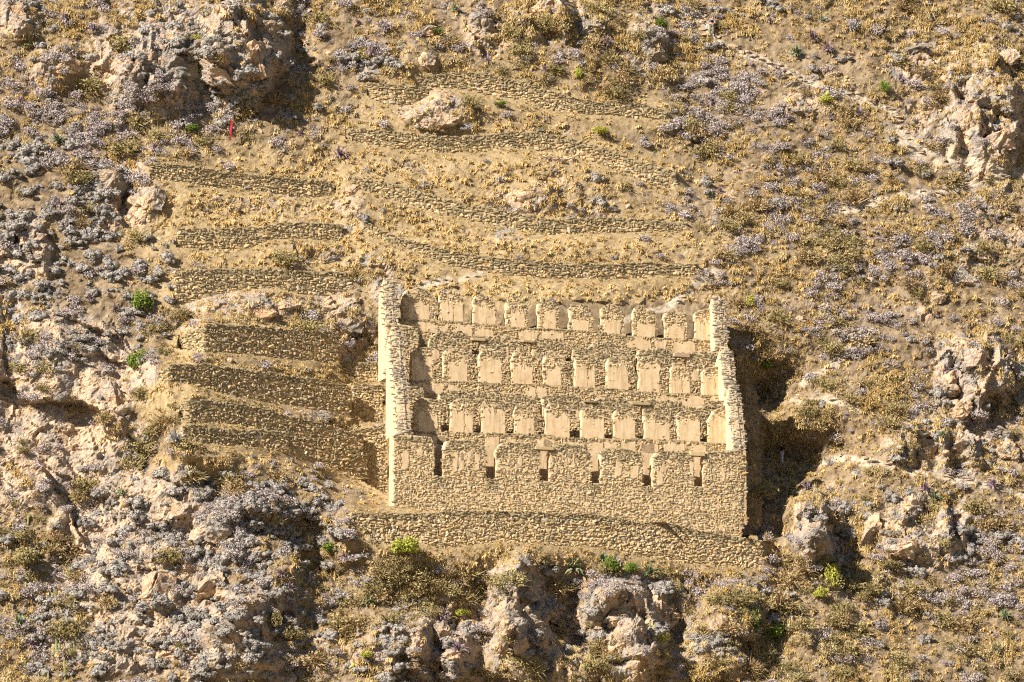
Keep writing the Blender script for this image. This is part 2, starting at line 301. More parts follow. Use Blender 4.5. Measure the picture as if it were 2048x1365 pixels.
# flatten strips behind / under each wall
for w in WALLS:
    zt = np.interp(X, w['x'], w['zt']); zb = np.interp(X, w['x'], w['zb']); yw = np.interp(X, w['pxs'], w['pys'])
    inx = (X > w['x'][0] - 0.05) & (X < w['x'][-1] + 0.05)
    H = np.where(inx & (ZZ > zb + 0.02) & (ZZ < zt - 0.06), np.maximum(H, yw + 0.45), H)
    H = np.where(inx & (ZZ >= zt - 0.06) & (ZZ < zt + 0.5), np.maximum(H, yw + 0.12), H)
    fw_ = np.clip(1 - (zb - ZZ) / 5.0, 0, 1) * np.exp(-(np.maximum(np.maximum(w['x'][0] - X, X - w['x'][-1]), 0) / .8) ** 2)
    H = np.where((ZZ <= zb + 0.02) & (fw_ > 0), H + fw_ * np.minimum(0, yw - 0.12 - .12 * (zb - ZZ) - H), H)
# storehouse platform
def zline(yb, pts):
    f = bframe(yb); uv = f.uv(pts); p = f.P(uv[:, 0], uv[:, 1]); return p[:, 0], p[:, 2]
inb = (X > np.interp(ZZ, [-17, -8, 0], [-9.75, -10.0, -10.6])) & (X < bx1 + 0.3)
lz = {k: zline(NICHE[k]['yb'], NICHE[k]['ledge']) for k in NICHE}
F3b = zline(0.0, FRONT[3]['bottom']); Gt = WD['G']
gz = np.interp(X, Gt['x'], Gt['zt'])
z3l, z2l, z1l = [np.interp(X, *lz[k]) for k in (3, 2, 1)]
st = np.where(ZZ < z3l - 0.4, yF(X, 2.0 + .7), np.where(ZZ < z2l - 0.4, yF(X, 5.4 + .7), np.where(ZZ < z1l - 0.15, yF(X, 9.1 + .7), yF(X, 10.6) + 0.45 * (ZZ - z1l))))
fb = np.interp(X, [-12, -9.8, 0, 10, 20], [gz[0, np.searchsorted(GX, -9.8)] + .9, 0, 0, 0, 0]) # placeholder
strip_hi = np.interp(X, *F3b) + 1.2
inb = inb & (X < np.interp(ZZ, [z1l.min() - 4, z1l.max()], [bx1 + .3, bx1 - 2.6]))
H = np.where(inb & (ZZ > gz - 0.06) & (ZZ < z1l + 3.0), np.maximum(st, np.where(ZZ > z1l - .4, H, -1e3)), H)
# grass shelf between the retaining wall and the storehouse front
xl = WD['G']['x'][0]; xr = WD['G']['x'][-1]
corner_px = np.array([[783,1012],[850,1022],[900,1024],[1000,1026],[1200,1034],[1330,1052],[1400,1066],[1500,1082],[1525,1083]])
f0 = bframe(0.0); cuv = f0.uv(corner_px); cp = f0.P(cuv[:, 0], cuv[:, 1])
shz = np.interp(X, cp[:, 0], cp[:, 2])
H = np.where((X > bx0) & (X < bx1 + 0.9) & (ZZ > gz - 0.05) & (ZZ < np.maximum(shz, gz + 0.02)), yF(X, -1.55) + (ZZ - gz) / np.maximum(shz - gz, 0.05) * 1.6 + 0.05 * rough, H)
H = np.where((X > bx1 - .9) & (X < xr - .1) & (ZZ > gz - .05) & (ZZ < gz + .8), np.minimum(H, yF(X, -1.5) + (ZZ - gz) * 3.2 + .3 * rough), H)
NX, NZ = len(GX), len(GZ)
def grid_sample(A, x, z):
    i = np.clip(np.searchsorted(GX, x) - 1, 0, NX - 2); j = np.clip(np.searchsorted(GZ, z) - 1, 0, NZ - 2)
    fx = np.clip((x - GX[i]) / (GX[i + 1] - GX[i]), 0, 1); fz = np.clip((z - GZ[j]) / (GZ[j + 1] - GZ[j]), 0, 1)
    return (A[j, i] * (1 - fx) + A[j, i + 1] * fx) * (1 - fz) + (A[j + 1, i] * (1 - fx) + A[j + 1, i + 1] * fx) * fz
def hit(px, py):
    """first point where the sight line meets the hillside"""
    px = np.atleast_1d(np.asarray(px, float)); py = np.atleast_1d(np.asarray(py, float))
    out = np.zeros((len(px), 3)); CH = 20000
    for a in range(0, len(px), CH):
        d = rays(px[a:a + CH], py[a:a + CH]); n = len(d)
        hp = hill_pt(px[a:a + CH], py[a:a + CH]); yc = hp[:, 1]
        found = np.zeros(n, bool); res = hp.copy(); prev = None
        for k, o in enumerate(np.arange(-9, 9.01, 0.18)):
            y = yc + o; t = (y - CAM[1]) / d[:, 1]; p = CAM + d * t[:, None]
            below = grid_sample(H, p[:, 0], p[:, 2]) <= y
            new = below & ~found; res[new] = p[new]; found |= below
        out[a:a + CH] = res
    return out

# ------------------------------------------------------------------ helpers for objects
def link(name, me, mat=None, parent=None, **props):
    o = bpy.data.objects.new(name, me); C.objects.link(o)
    if mat and me is not None and len(me.materials) == 0: me.materials.append(mat)
    if parent is not None: setpar(o, parent)
    for k, v in props.items(): o[k] = v
    return o
LOC = {}
def setpar(o, p):
    o.parent = p
    if p.name in LOC: o.matrix_parent_inverse = Matrix.Translation(-LOC[p.name])
def thing(name, loc, label, cat, group=None):
    o = bpy.data.objects.new(name, None); C.objects.link(o); o.location = loc; o.empty_display_size = 0.3
    LOC[o.name] = Vector(loc); o['label'] = label; o['category'] = cat; o['kind'] = 'thing'
    if group: o['group'] = group
    return o
def np_mesh(name, V, F, smooth=False, attrs=None, nper=None):
    me = bpy.data.meshes.new(name); V = np.asarray(V, np.float32); F = np.asarray(F, np.int32)
    k = F.shape[1]
    me.vertices.add(len(V)); me.vertices.foreach_set('co', V.ravel())
    me.loops.add(F.size); me.loops.foreach_set('vertex_index', F.ravel())
    me.polygons.add(len(F)); me.polygons.foreach_set('loop_start', np.arange(0, F.size, k, dtype=np.int32))
    me.polygons.foreach_set('use_smooth', np.full(len(F), smooth))
    for n, a in (attrs or {}).items():
        at = me.attributes.new(n, 'FLOAT', 'POINT'); at.data.foreach_set('value', np.asarray(a, np.float32))
    me.update(calc_edges=True); me.validate()
    return me
def bm_mesh(name, bm, smooth=False):
    me = bpy.data.meshes.new(name); bm.normal_update(); bm.to_mesh(me); bm.free()
    if smooth: me.polygons.foreach_set('use_smooth', np.full(len(me.polygons), True))
    return me

# ------------------------------------------------------------------ materials
class M:
    def __init__(s, name, rough=0.95):
        s.m = bpy.data.materials.new(name); s.m.use_nodes = True; s.t = s.m.node_tree; s.b = s.t.nodes['Principled BSDF']
        s.b.inputs['Roughness'].default_value = rough; s.b.inputs['Specular IOR Level'].default_value = 0.15
    def n(s, ty, **kw):
        nd = s.t.nodes.new(ty)
        for k, v in kw.items():
            if k in nd.inputs: nd.inputs[k].default_value = v
            else: setattr(nd, k, v)
        return nd
    def l(s, a, b): s.t.links.new(a, b)
    def pos(s): return s.n('ShaderNodeNewGeometry').outputs['Position']
    def noise(s, scale, detail=4, rough=.6, vec=None):
        nd = s.n('ShaderNodeTexNoise'); nd.inputs['Scale'].default_value = scale; nd.inputs['Detail'].default_value = detail; nd.inputs['Roughness'].default_value = rough
        s.l(vec if vec is not None else s.pos(), nd.inputs['Vector']); return nd.outputs['Fac']
    def ramp(s, fac, stops, interp='LINEAR'):
        r = s.n('ShaderNodeValToRGB'); cr = r.color_ramp; cr.interpolation = interp
        while len(cr.elements) < len(stops): cr.elements.new(0.5)
        for e, (p, c) in zip(cr.elements, stops): e.position = p; e.color = (*c, 1) if len(c) == 3 else c
        s.l(fac, r.inputs[0]); return r.outputs[0]
    def mix(s, fac, a, b, mode='MIX'):
        x = s.n('ShaderNodeMix'); x.data_type = 'RGBA'; x.blend_type = mode
        if hasattr(fac, 'is_linked'): s.l(fac, x.inputs[0])
        else: x.inputs[0].default_value = fac
        for v, i in ((a, 6), (b, 7)):
            if hasattr(v, 'is_linked'): s.l(v, x.inputs[i])
            else: x.inputs[i].default_value = (*v, 1)
        return x.outputs[2]
    def rng(s, v, a, b, c=0, d=1):
        r = s.n('ShaderNodeMapRange'); s.l(v, r.inputs[0])
        for i, q in enumerate((a, b, c, d)): r.inputs[1 + i].default_value = q
        return r.outputs[0]
    def math(s, op, a, b):
        r = s.n('ShaderNodeMath'); r.operation = op
        for i, q in enumerate((a, b)):
            if hasattr(q, 'is_linked'): s.l(q, r.inputs[i])
            else: r.inputs[i].default_value = q
        return r.outputs[0]
    def bump(s, h, strength=.5, dist=.05):
        b = s.n('ShaderNodeBump'); b.inputs['Strength'].default_value = strength; b.inputs['Distance'].default_value = dist
        s.l(h, b.inputs['Height']); s.l(b.outputs[0], s.b.inputs['Normal'])
    def out(s, c):
        if hasattr(c, 'is_linked'): s.l(c, s.b.inputs['Base Color'])
        else: s.b.inputs['Base Color'].default_value = (*c, 1)
        return s.m
    def attr(s, n): a = s.n('ShaderNodeAttribute'); a.attribute_name = n; return a.outputs['Fac']
    def rand(s): return s.n('ShaderNodeObjectInfo').outputs['Random']

def rock_color(m):
    big = m.noise(.25, 5); fine = m.noise(2.2, 6, .7); fin2 = m.noise(6, 3)
    tan = m.ramp(fine, [(.28, (.32,.215,.135)), (.5, (.54,.40,.265)), (.72, (.68,.53,.37))])
    grey = m.ramp(fine, [(.3, (.19,.17,.145)), (.55, (.36,.33,.285)), (.75, (.50,.46,.40))])
    c = m.mix(m.rng(m.noise(.55, 5, .65), .42, .58), tan, grey)
    c = m.mix(m.math('MULTIPLY', m.rng(m.noise(1.1, 6, .7), .62, .68), m.rng(big, .48, .56)), c, (.62,.25,.07))      # orange lichen
    c = m.mix(m.rng(fin2, .62, .72, 0, .4), c, (.50,.45,.36))
    return c
def mk_ground():
    m = M('hillside_earth'); f = m.noise(1.6, 6, .7); f2 = m.noise(.35, 4)
    earth = m.ramp(f, [(.28, (.11,.078,.046)), (.45, (.205,.148,.085)), (.58, (.30,.225,.135)), (.72, (.41,.325,.21))])
    earth = m.mix(m.rng(f2, .45, .62, 0, .5), earth, (.38,.30,.20))
    rk = rock_color(m); rk = m.mix(m.math('MULTIPLY', m.attr('pale'), m.rng(m.noise(.8, 5, .65), .4, .55, 0, .75)), rk, m.ramp(m.noise(1.3, 6, .7), [(.3, (.42,.30,.19)), (.5, (.60,.45,.30)), (.7, (.70,.56,.40))]))
    rk = m.mix(m.math('MULTIPLY', m.attr('pale'), m.rng(m.noise(2.4, 5, .7), .64, .70, 0, .8)), rk, (.66,.28,.07))
    earth = m.mix(m.math('MULTIPLY', m.attr('dry'), m.rng(f2, .3, .55, .55, .95)), earth, m.ramp(m.noise(2.6, 6, .7), [(.3, (.24,.175,.09)), (.48, (.40,.30,.155)), (.65, (.54,.42,.235))]))
    c = m.mix(m.rng(m.attr('rock'), .35, .55), earth, rk)
    c = m.mix(m.rng(m.attr('path'), .2, .8, 0, .85), c, m.ramp(f, [(.3, (.36,.29,.20)), (.6, (.60,.52,.40)), (.8, (.68,.62,.52))]))
    c = m.mix(m.rng(m.noise(7, 5, .75), .38, .62, 0, .45), c, m.mix(1.0, c, (.45,.42,.40), 'MULTIPLY'))
    m.bump(m.math('ADD', m.math('MULTIPLY', cracks(m), m.rng(m.attr('rock'), .3, .6)), m.noise(6, 6, .75)), .75, .09)
    return m.out(c)
def cracks(m):
    v = m.n('ShaderNodeTexVoronoi'); v.feature = 'DISTANCE_TO_EDGE'; v.inputs['Scale'].default_value = 1.3
    w_ = m.n('ShaderNodeTexNoise'); w_.inputs['Scale'].default_value = 1.5; m.l(m.pos(), w_.inputs['Vector'])
    a = m.n('ShaderNodeVectorMath'); a.operation = 'MULTIPLY_ADD'; m.l(w_.outputs['Color'], a.inputs[0]); a.inputs[1].default_value = (1.2, 1.2, 1.2); m.l(m.pos(), a.inputs[2]); m.l(a.outputs[0], v.inputs['Vector'])
    return m.math('ADD', m.math('MULTIPLY', m.rng(v.outputs['Distance'], 0, .09), 1.0), m.math('MULTIPLY', m.noise(4, 6, .75), .8))
def mk_rock(tint=(1, 1, 1)):
    m = M('weathered_rock'); oi = m.rand()
    c = m.mix(1.0, rock_color(m), m.ramp(oi, [(0, (.62,.64,.66)), (.4, (.85,.83,.8)), (.7, (1.0,.95,.9)), (1, (1.08,.93,.78))]), 'MULTIPLY')
    m.bump(cracks(m), .75, .09); return m.out(c)
STONE = [(0, (.16,.12,.07)), (.10, (.26,.20,.115)), (.25, (.38,.285,.15)), (.42, (.47,.35,.175)), (.58, (.51,.385,.195)), (.72, (.56,.435,.24)), (.84, (.49,.31,.13)), (.92, (.33,.295,.24)), (1, (.60,.49,.33))]
LICH = {}
def mk_stone(src, grey=0.0):
    m = M('field_stone_' + src); v = m.rand() if src in ('single', 'mossy') else m.attr('sv')
    c = m.ramp(v, STONE)
    c = m.mix(m.rng(m.noise(1.2, 5, .7), .5, .68, 0, .55), c, (.27,.235,.15))         # lichen
    if src == 'mass': c = m.mix(m.math('MULTIPLY', m.attr('lich'), .76), c, (.14,.122,.066))
    if src == 'mossy': c = m.mix(.76, c, (.14,.122,.066))
    c = m.mix(m.rng(m.noise(9, 4), .3, .7, 0, .35), c, (.60,.48,.31))
    if grey: c = m.mix(grey, c, (.30,.295,.27))
    m.bump(m.noise(14, 4), .5, .03); return m.out(c)
def mk_mud():
    m = M('mud_mortar'); f = m.noise(2.5, 6, .7)
    c = m.ramp(f, [(.3, (.36,.25,.125)), (.5, (.50,.365,.20)), (.7, (.60,.46,.28))]); m.bump(m.noise(12, 4), .5, .03); return m.out(c)
def mk_plaster():
    m = M('clay_plaster'); f = m.noise(1.8, 6, .65)
    sp = m.n('ShaderNodeMapping'); m.l(m.pos(), sp.inputs[0]); sp.inputs['Scale'].default_value = (3.2, 3.2, .35)
    st_ = m.noise(1.5, 4, .6, sp.outputs[0])
    c = m.ramp(f, [(.3, (.56,.41,.235)), (.55, (.68,.52,.32)), (.75, (.75,.60,.41))])
    c = m.mix(m.rng(st_, .5, .62, 0, .6), c, (.43,.31,.17)); c = m.mix(m.rng(m.noise(5, 5, .7), .52, .66, 0, .5), c, (.50,.37,.21)); m.bump(m.noise(8, 5), .35, .03); return m.out(c)
def mk_leaf(name, stops, rough=.9, trans=0.12, noise=None):
    m = M(name, rough); c = m.ramp(m.math('ADD', m.math('MULTIPLY', m.rand(), .5), m.rng(m.noise(.22, 4, .6), .3, .7, 0, .5)), stops)
    n = m.noise(3.0, 3); c = m.mix(m.rng(n, .35, .7, 0, .45), c, tuple(min(1, q * 1.35) for q in stops[-1][1]))
    return m.out(c)
G_GROUND, G_ROCK, S_ONE, S_ALL, S_GREY, S_LICH, MUD, PLAST = mk_ground(), mk_rock(), mk_stone('single'), mk_stone('mass'), mk_stone('capping', .55), mk_stone('mossy'), mk_mud(), mk_plaster()

# ------------------------------------------------------------------ hillside mesh
V = np.stack([X, H, ZZ], -1).reshape(-1, 3)
idx = np.arange(NX * NZ).reshape(NZ, NX)
Fq = np.stack([idx[:-1, :-1], idx[:-1, 1:], idx[1:, 1:], idx[1:, :-1]], -1).reshape(-1, 4)
hill = link('hillside', np_mesh('hillside', V, Fq, False, dict(rock=rock.ravel(), path=pathm.ravel(), pale=cliff.ravel(), dry=np.maximum(terr, near * .9).ravel())), G_GROUND, kind='structure')
hill['label'] = 'steep dry Andean hillside of straw grass, earth and bedrock'
vf = bmesh.new(); yb_ = -200
for q in ((-1500, -2000), (1500, -2000), (1500, 60), (-1500, 60)): vf.verts.new((q[0], q[1], -91.5))
vf.faces.new(vf.verts[:]); link('valley_floor', bm_mesh('valley_floor', vf), G_GROUND, kind='structure', label='flat valley floor below the hillside')

# ------------------------------------------------------------------ field stones
def hull(seed, n=17, box=.86):
    r = random.Random(seed); bm = bmesh.new()
    for _ in range(n):
        v = Vector((r.gauss(0, 1), r.gauss(0, 1), r.gauss(0, 1))).normalized()
        m_ = max(abs(v.x), abs(v.y), abs(v.z)); v = v * (box / m_ * .75 + (1 - box)) ; v *= 0.5 / .82
        bm.verts.new(v)
    g = bmesh.ops.convex_hull(bm, input=bm.verts)
    bmesh.ops.delete(bm, geom=list(set(g.get('geom_interior', []) + g.get('geom_unused', []))), context='VERTS')
    bmesh.ops.triangulate(bm, faces=bm.faces); return bm
SMESH, SARR = [], []
for k in range(12):
    me = bm_mesh('stone', hull(k + 3)); me.materials.append(S_ONE); SMESH.append(me)
    co = np.zeros(len(me.vertices) * 3); me.vertices.foreach_get('co', co)
    SARR.append((co.reshape(-1, 3), np.array([p.vertices[:] for p in me.polygons])))
class Stones:
    """collects stones of one thing; the biggest become single objects"""
    def __init__(s): s.L = []
    def add(s, c, e, v, n, w, h, d, part, li=0): s.L.append((c, e, v, n, w, h, d, part, li))
    def flush(s, nmax=300, minpx=9.0, mat=None):
        """singles are children of their part; the rest is one mass per part"""
        L = s.L; order = sorted(range(len(L)), key=lambda i: -L[i][4] * L[i][5])
        single = set(i for i in order[:nmax] if math.sqrt(L[i][4] * L[i][5]) * 24.5 >= minpx) if nmax else set()
        by = {}
        for i, (c, e, v, n, w, h, d, part, li) in enumerate(L):
            k = random.randrange(12); a = random.uniform(-.32, .32)
            e2 = e * math.cos(a) + v * math.sin(a); v2 = v * math.cos(a) - e * math.sin(a)
            if random.random() < .5: e2 = -e2; 
            Mx = np.stack([e2 * w, v2 * h, np.cross(e2, v2) * d], 1)
            if i in single:
                o = bpy.data.objects.new('stone', SMESH[k]); C.objects.link(o); o.parent = part
                m4 = np.eye(4); m4[:3, :3] = Mx; m4[:3, 3] = c; o.matrix_basis = Matrix(m4.tolist())
                if li: o.material_slots[0].link = 'OBJECT'; o.material_slots[0].material = S_LICH
            else: by.setdefault(part.name, (part, []))[1].append((k, Mx, c, li))
        for pn, (part, lst) in by.items():
            VV, FF, SV, LI, n0 = [], [], [], [], 0
            for k, Mx, c, li in lst:
                LI.append(np.full(len(SARR[k][0]), li))
                co, f = SARR[k]; VV.append(co @ Mx.T + c); FF.append(f + n0); SV.append(np.full(len(co), random.random())); n0 += len(co)
            me = np_mesh('rubble', np.concatenate(VV), np.concatenate(FF), False, dict(sv=np.concatenate(SV), lich=np.concatenate(LI)))
            link('rubble', me, mat or S_ALL, part, kind='stuff')
def inpoly(poly, u, v):
    r = False; n = len(poly)
    for i in range(n):
        (x1, y1), (x2, y2) = poly[i], poly[i - 1]
        if (y1 > v) != (y2 > v) and u < (x2 - x1) * (v - y1) / (y2 - y1) + x1: r = not r
    return r
def lay(S, fr, poly, s, part, tilt=0.0, skip=(), proud=0.0, flat=1.0, dmul=1.0, lich=0.0):
    skip = [(min(q[0] for q in k_), max(q[0] for q in k_), min(q[1] for q in k_), max(q[1] for q in k_), k_) for k_ in skip]
    poly = [tuple(p) for p in poly]; us = [p[0] for p in poly]; v_s = [p[1] for p in poly]
    v = min(v_s) + .05
    umid = (min(us) + max(us)) / 2
    while v < max(v_s) + abs(tilt) * (max(us) - min(us)):
        h = s * random.uniform(.5, .95) * flat; u = min(us) - random.uniform(0, .3)
        while u < max(us):
            w = s * random.choice((.6, .8, 1.0, 1.2, 1.5, 2.0)) * random.uniform(.85, 1.2); hh = h * random.uniform(.8, 1.45)
            uc = u + w / 2; vc = v + h / 2 + tilt * (uc - umid) + random.uniform(-.05, .05)
            if inpoly(poly, uc, vc) and (random.random() < .07 or not any(k[0] < uc < k[1] and k[2] < vc < k[3] and inpoly(k[4], uc, vc) for k in skip)):
                S.add(fr.P(uc, vc, -.05 + proud + random.uniform(-.03, .025)), fr.e, fr.v, fr.n, w * 1.14, hh * 1.12, random.uniform(.20, .30) * dmul, part, 1 if lich and not inpoly(poly, uc, vc + lich * random.uniform(.3, 1.2)) else 0)
            u += w * .96
        v += h * .93
def slab(name, fr, poly, w0, w1, mat, parent=None, jag=0):
    bm = bmesh.new(); a = [bm.verts.new(fr.P(u, v, w1)) for u, v in poly]; b = [bm.verts.new(fr.P(u, v, w0)) for u, v in poly]
    n = len(poly); bm.faces.new(a); bm.faces.new(b[::-1])
    for i in range(n): bm.faces.new((a[i], b[i], b[(i + 1) % n], a[(i + 1) % n]))
    bmesh.ops.recalc_face_normals(bm, faces=bm.faces); bmesh.ops.triangulate(bm, faces=[f for f in bm.faces if len(f.verts) > 4])
    return link(name, bm_mesh(name, bm), mat, parent)
def rough_poly(poly, amp=.07, step=.45):
    out = []
    for i in range(len(poly)):
        a = np.array(poly[i]); b = np.array(poly[(i + 1) % len(poly)]); L = np.linalg.norm(b - a); k = max(1, int(L / step))
        for j in range(k):
            q = a + (b - a) * j / k
            if j: q = q + np.random.default_rng(int(abs(q[0] * 997 + q[1] * 313)) + 1).normal(0, amp, 2)
            out.append(tuple(q))
    return out

# ------------------------------------------------------------------ terrace walls
CAPROCK = []
for w in WALLS:
    x, y, zt, zb = w['x'], w['y'], w['zt'], w['zb'] - 0.35
    t = thing('terrace_wall', (x[30], y[30], zb[30]), w['lab'], 'terrace wall', None)
    # core body with front, back, top, ends (0.5 m thick)
    tx = np.gradient(x); ty = np.gradient(y); ln = np.hypot(tx, ty); ex, ey = tx / ln, ty / ln; nx, ny = ey, -ex
    zt2 = zt + np.array([random.uniform(-.05, .03) for _ in x])
    thick = .55
    P = [np.stack([x + nx * o, y + ny * o, q], 1) for o, q in ((0, zb), (0, zt2 - .04), (-thick, zt2 - .04), (-thick, zb))]
    n = len(x); Vv = np.concatenate(P); Fv = []
    for i in range(n - 1):
        for a in range(4):
            b = (a + 1) % 4; Fv.append((a * n + i, a * n + i + 1, b * n + i + 1, b * n + i))
    Fv += [(0, n, 2 * n, 3 * n), (n - 1, 4 * n - 1, 3 * n - 1, 2 * n - 1)]
    core = link('wall_core', np_mesh('wall_core', Vv, Fv), MUD, t)
    S = Stones(); ss = w['s']
    arc = np.concatenate([[0], np.cumsum(np.hypot(np.diff(x), np.diff(y)))])
    d = 0.0; hmax = (zt - zb).max()
    while d < hmax:
        h = ss * random.uniform(.5, .95) * (1.0 if d > .01 else .8); u = -random.uniform(0, .25)
        while u < arc[-1]:
            ww = ss * random.choice((.6, .8, 1.0, 1.2, 1.5, 2.0)) * random.uniform(.85, 1.2); hh = h * random.uniform(.8, 1.45); uc = min(u + ww / 2, arc[-1])
            xx = np.interp(uc, arc, x); z = np.interp(uc, arc, zt) - d - h / 2 + random.uniform(-.08, .08)
            if z > np.interp(uc, arc, zb):
                i = min(int(np.searchsorted(arc, uc)), n - 1); e = np.array([ex[i], ey[i], 0]); nn = np.array([nx[i], ny[i], 0])
                c = np.array([xx, np.interp(uc, arc, y), z]) + nn * random.uniform(-.05, .05)
                S.add(c, e, ZU, nn, ww * 1.14, hh * 1.12, random.uniform(.22, .34), core, 1 if (d < random.uniform(.1, .7) or (w['n'][0] in 'UL' and random.random() < .42)) else 0)
            u += ww * .96
        d += h * .93
    for end in (0, -1):                                      # coursed ends
        z = zb[end]
        while z < zt[end] - .05:
            h = ss * random.uniform(.5, .9); k = -.02
            while k > -thick:
                ww = random.uniform(.22, .4); i = 0 if end == 0 else n - 1; sg = -1 if end == 0 else 1
                c = np.array([x[i] + nx[i] * (k - ww / 2), y[i] + ny[i] * (k - ww / 2), z + h / 2])
                S.add(c, np.array([-nx[i], -ny[i], 0]), ZU, np.array([ex[i], ey[i], 0]) * sg, ww, h * 1.05, .2, core); k -= ww
            z += h * .95
    S.flush(nmax=280, minpx=6.6)
    if w['n'] == 'L4':
        for (qx, qy) in T2([(705, 338), (985, 355)]):
            xx = (qx - 1024) / 24.3; yy = np.interp(xx, x, y); i = int(np.searchsorted(x, xx)); dd = rays(np.array([qx]), np.array([qy]))[0]; p = CAM + dd * ((yy - CAM[1]) / dd[1])
            bm = hull(90); me = bm_mesh('step_stone', bm); me.materials.append(S_ONE)
            o = link('step_stone', me, None, core); o.matrix_basis = Matrix.Translation(Vector(p + np.array([nx[i], ny[i], 0]) * .3)) @ Matrix.Rotation(math.atan2(ny[i], nx[i]), 4, 'Z') @ Matrix.Diagonal((.85, .26, .2, 1))

# ------------------------------------------------------------------ storehouses
LABS = {1: 'uppermost of the three stepped adobe-and-stone storehouses, open niches against the grass', 2: 'middle storehouse of the three, plastered piers between two ruined front walls',
        3: 'lowest storehouse, tall fieldstone front wall with six upright window slots'}
for k in (1, 2, 3):
    N, F = NICHE[k], FRONT[k]; fn, ff = bframe(N['yb']), bframe(F['yb'])
    root = thing('storehouse', tuple(ff.P(0, -3.0)), LABS[k], 'storehouse', 'stepped storehouses')
    S = Stones(); SG = Stones()
    led = fn.uv(N['ledge'])
    lz_ = lambda u: float(np.interp(u, led[:, 0], led[:, 1]))
    tilt = (led[-1, 1] - led[0, 1]) / (led[-1, 0] - led[0, 0])
    # niche wall: one part, each pier a piece of it
    for (pts, cov) in N['piers']:
        top = [tuple(q) for q in fn.uv(pts)]; u0, u1 = top[0][0], top[-1][0]
        poly = [(u0 - .04, lz_(u0) - .02)] + top + [(u1 + .03, lz_(u1) - .02)]
        rp = rough_poly(poly, .045, .4)
        pier = slab('niche_pier', fn, rp, -.6, 0.0, PLAST, root)
        skips = []
        ztop = np.mean([q[1] for q in top]); hgt = ztop - lz_((u0 + u1) / 2); W = u1 - u0
        if cov > .05:
            cuts = [(0, .99)] if cov > .65 else ([(.02, .56), (.6, .98)] if cov > .52 else [(random.uniform(.05, .25), random.uniform(.8, .99))])
            for a, b in cuts:
                a0, b0 = u0 + W * a, u0 + W * b; nq = 9; top_h = hgt * min(.9, .45 + cov * .48)
                pp = [(a0, lz_(a0) + .02)]
                for j in range(nq):
                    uu = a0 + (b0 - a0) * j / (nq - 1); pp.append((uu + random.uniform(-.04, .04), lz_(uu) + top_h * random.uniform(.72, 1.08)))
                pp.append((b0, lz_(b0) + .02)); pp = rough_poly(pp, .035, .25)
                slab('plaster', fn, pp, .0, .055, PLAST, pier); skips.append(pp)
        lay(S, fn, rp, .215, pier, tilt, skips, lich=.35)
    # ledge wall below the niches
    u0, u1 = led[0, 0], led[-1, 0]; low = 3.9 if k < 3 else 5.2
    poly = [tuple(q) for q in led] + [(u1, lz_(u1) - low), (u0, lz_(u0) - low)]
    lw = slab('ledge_wall', fn, rough_poly(poly, .03, .6), -.5, .10, MUD, root)
    fl = Frame(fn.P(0, 0, .10), fn.e, fn.v, fn.n); sk = []
    u = u0 + .5
    while u < u1 - 1:
        ww = random.uniform(.6, 2.0)
        if random.random() < .55:
            pp = [(u, lz_(u) - .95 - random.uniform(0, .3))] + [(u + ww * j / 7, lz_(u + ww * j / 7) - random.uniform(.10, .5)) for j in range(8)] + [(u + ww, lz_(u + ww) - 1.1)]
            pp = rough_poly(pp, .05, .25); slab('plaster', fl, pp, 0, .05, PLAST, lw); sk.append(pp)
        u += ww + random.uniform(.1, .7)
    if 'sills' in F:
        for sl in F['sills']:
            q = fl.uv(sl); ua_, ub_ = q[0, 0] - .15, q[1, 0] + .15; zl_ = q[:, 1].mean() - .3
            pp = rough_poly([(ua_, zl_), (ua_ + .04, lz_(ua_) - .35), (ub_, lz_(ub_) - .3), (ub_, zl_)], .04, .3); slab('plaster', fl, pp, 0, .05, PLAST, lw); sk.append(pp)
    lay(S, fl, poly, .205, lw, tilt, sk, lich=.3)
    # front wall
    bt = ff.uv(F['bottom']); bz = lambda u: float(np.interp(u, bt[:, 0], bt[:, 1]))
    segs = [[tuple(q) for q in ff.uv(s_)] for s_ in F['segs']]
    sills = [ff.uv(s_) for s_ in F['sills']] if 'sills' in F else None
    poly = [(segs[0][0][0], bz(segs[0][0][0]))]
    for i, sg in enumerate(segs):
        poly += sg
        if i < len(segs) - 1:
            a, b = sg[-1][0], segs[i + 1][0][0]
            zs = float(sills[i][:, 1].mean()) if sills is not None else sg[-1][1] - 1.35
            poly += [(a + .02, zs), (b - .04, zs)]
    e_ = segs[-1][-1][0]; poly.append((e_, bz(e_)))
    fw = slab('front_wall', ff, rough_poly(poly, .035, .4), -.8 if k == 3 else -.6, 0, PLAST, root)
    sk = []; ua, ub = poly[0][0], e_
    for _ in range(26 if k == 3 else 12):                      # thin streaks of old plaster
        u = random.uniform(ua + .4, ub - .6); ww = random.uniform(.15, .6); zc = float(np.interp(u, [q[0] for q in poly[1:-1]], [q[1] for q in poly[1:-1]]))
        z_hi = zc - random.uniform(.8, 1.6); z_lo = z_hi - random.uniform(.6, 1.6)
        pp = rough_poly([(u, z_lo), (u + .03, z_hi), (u + ww * .5, z_hi + .15), (u + ww, z_hi - .1), (u + ww * .9, z_lo + .2)], .05, .22)
        if all(inpoly(poly, q[0], q[1]) for q in pp): slab('plaster', ff, pp, 0, .05, PLAST, fw); sk.append(pp)
    lay(S, ff, poly, .215 if k == 3 else .205, fw, tilt * (.9 if k == 3 else 1), sk, lich=1.1 if k == 3 else 1.7)
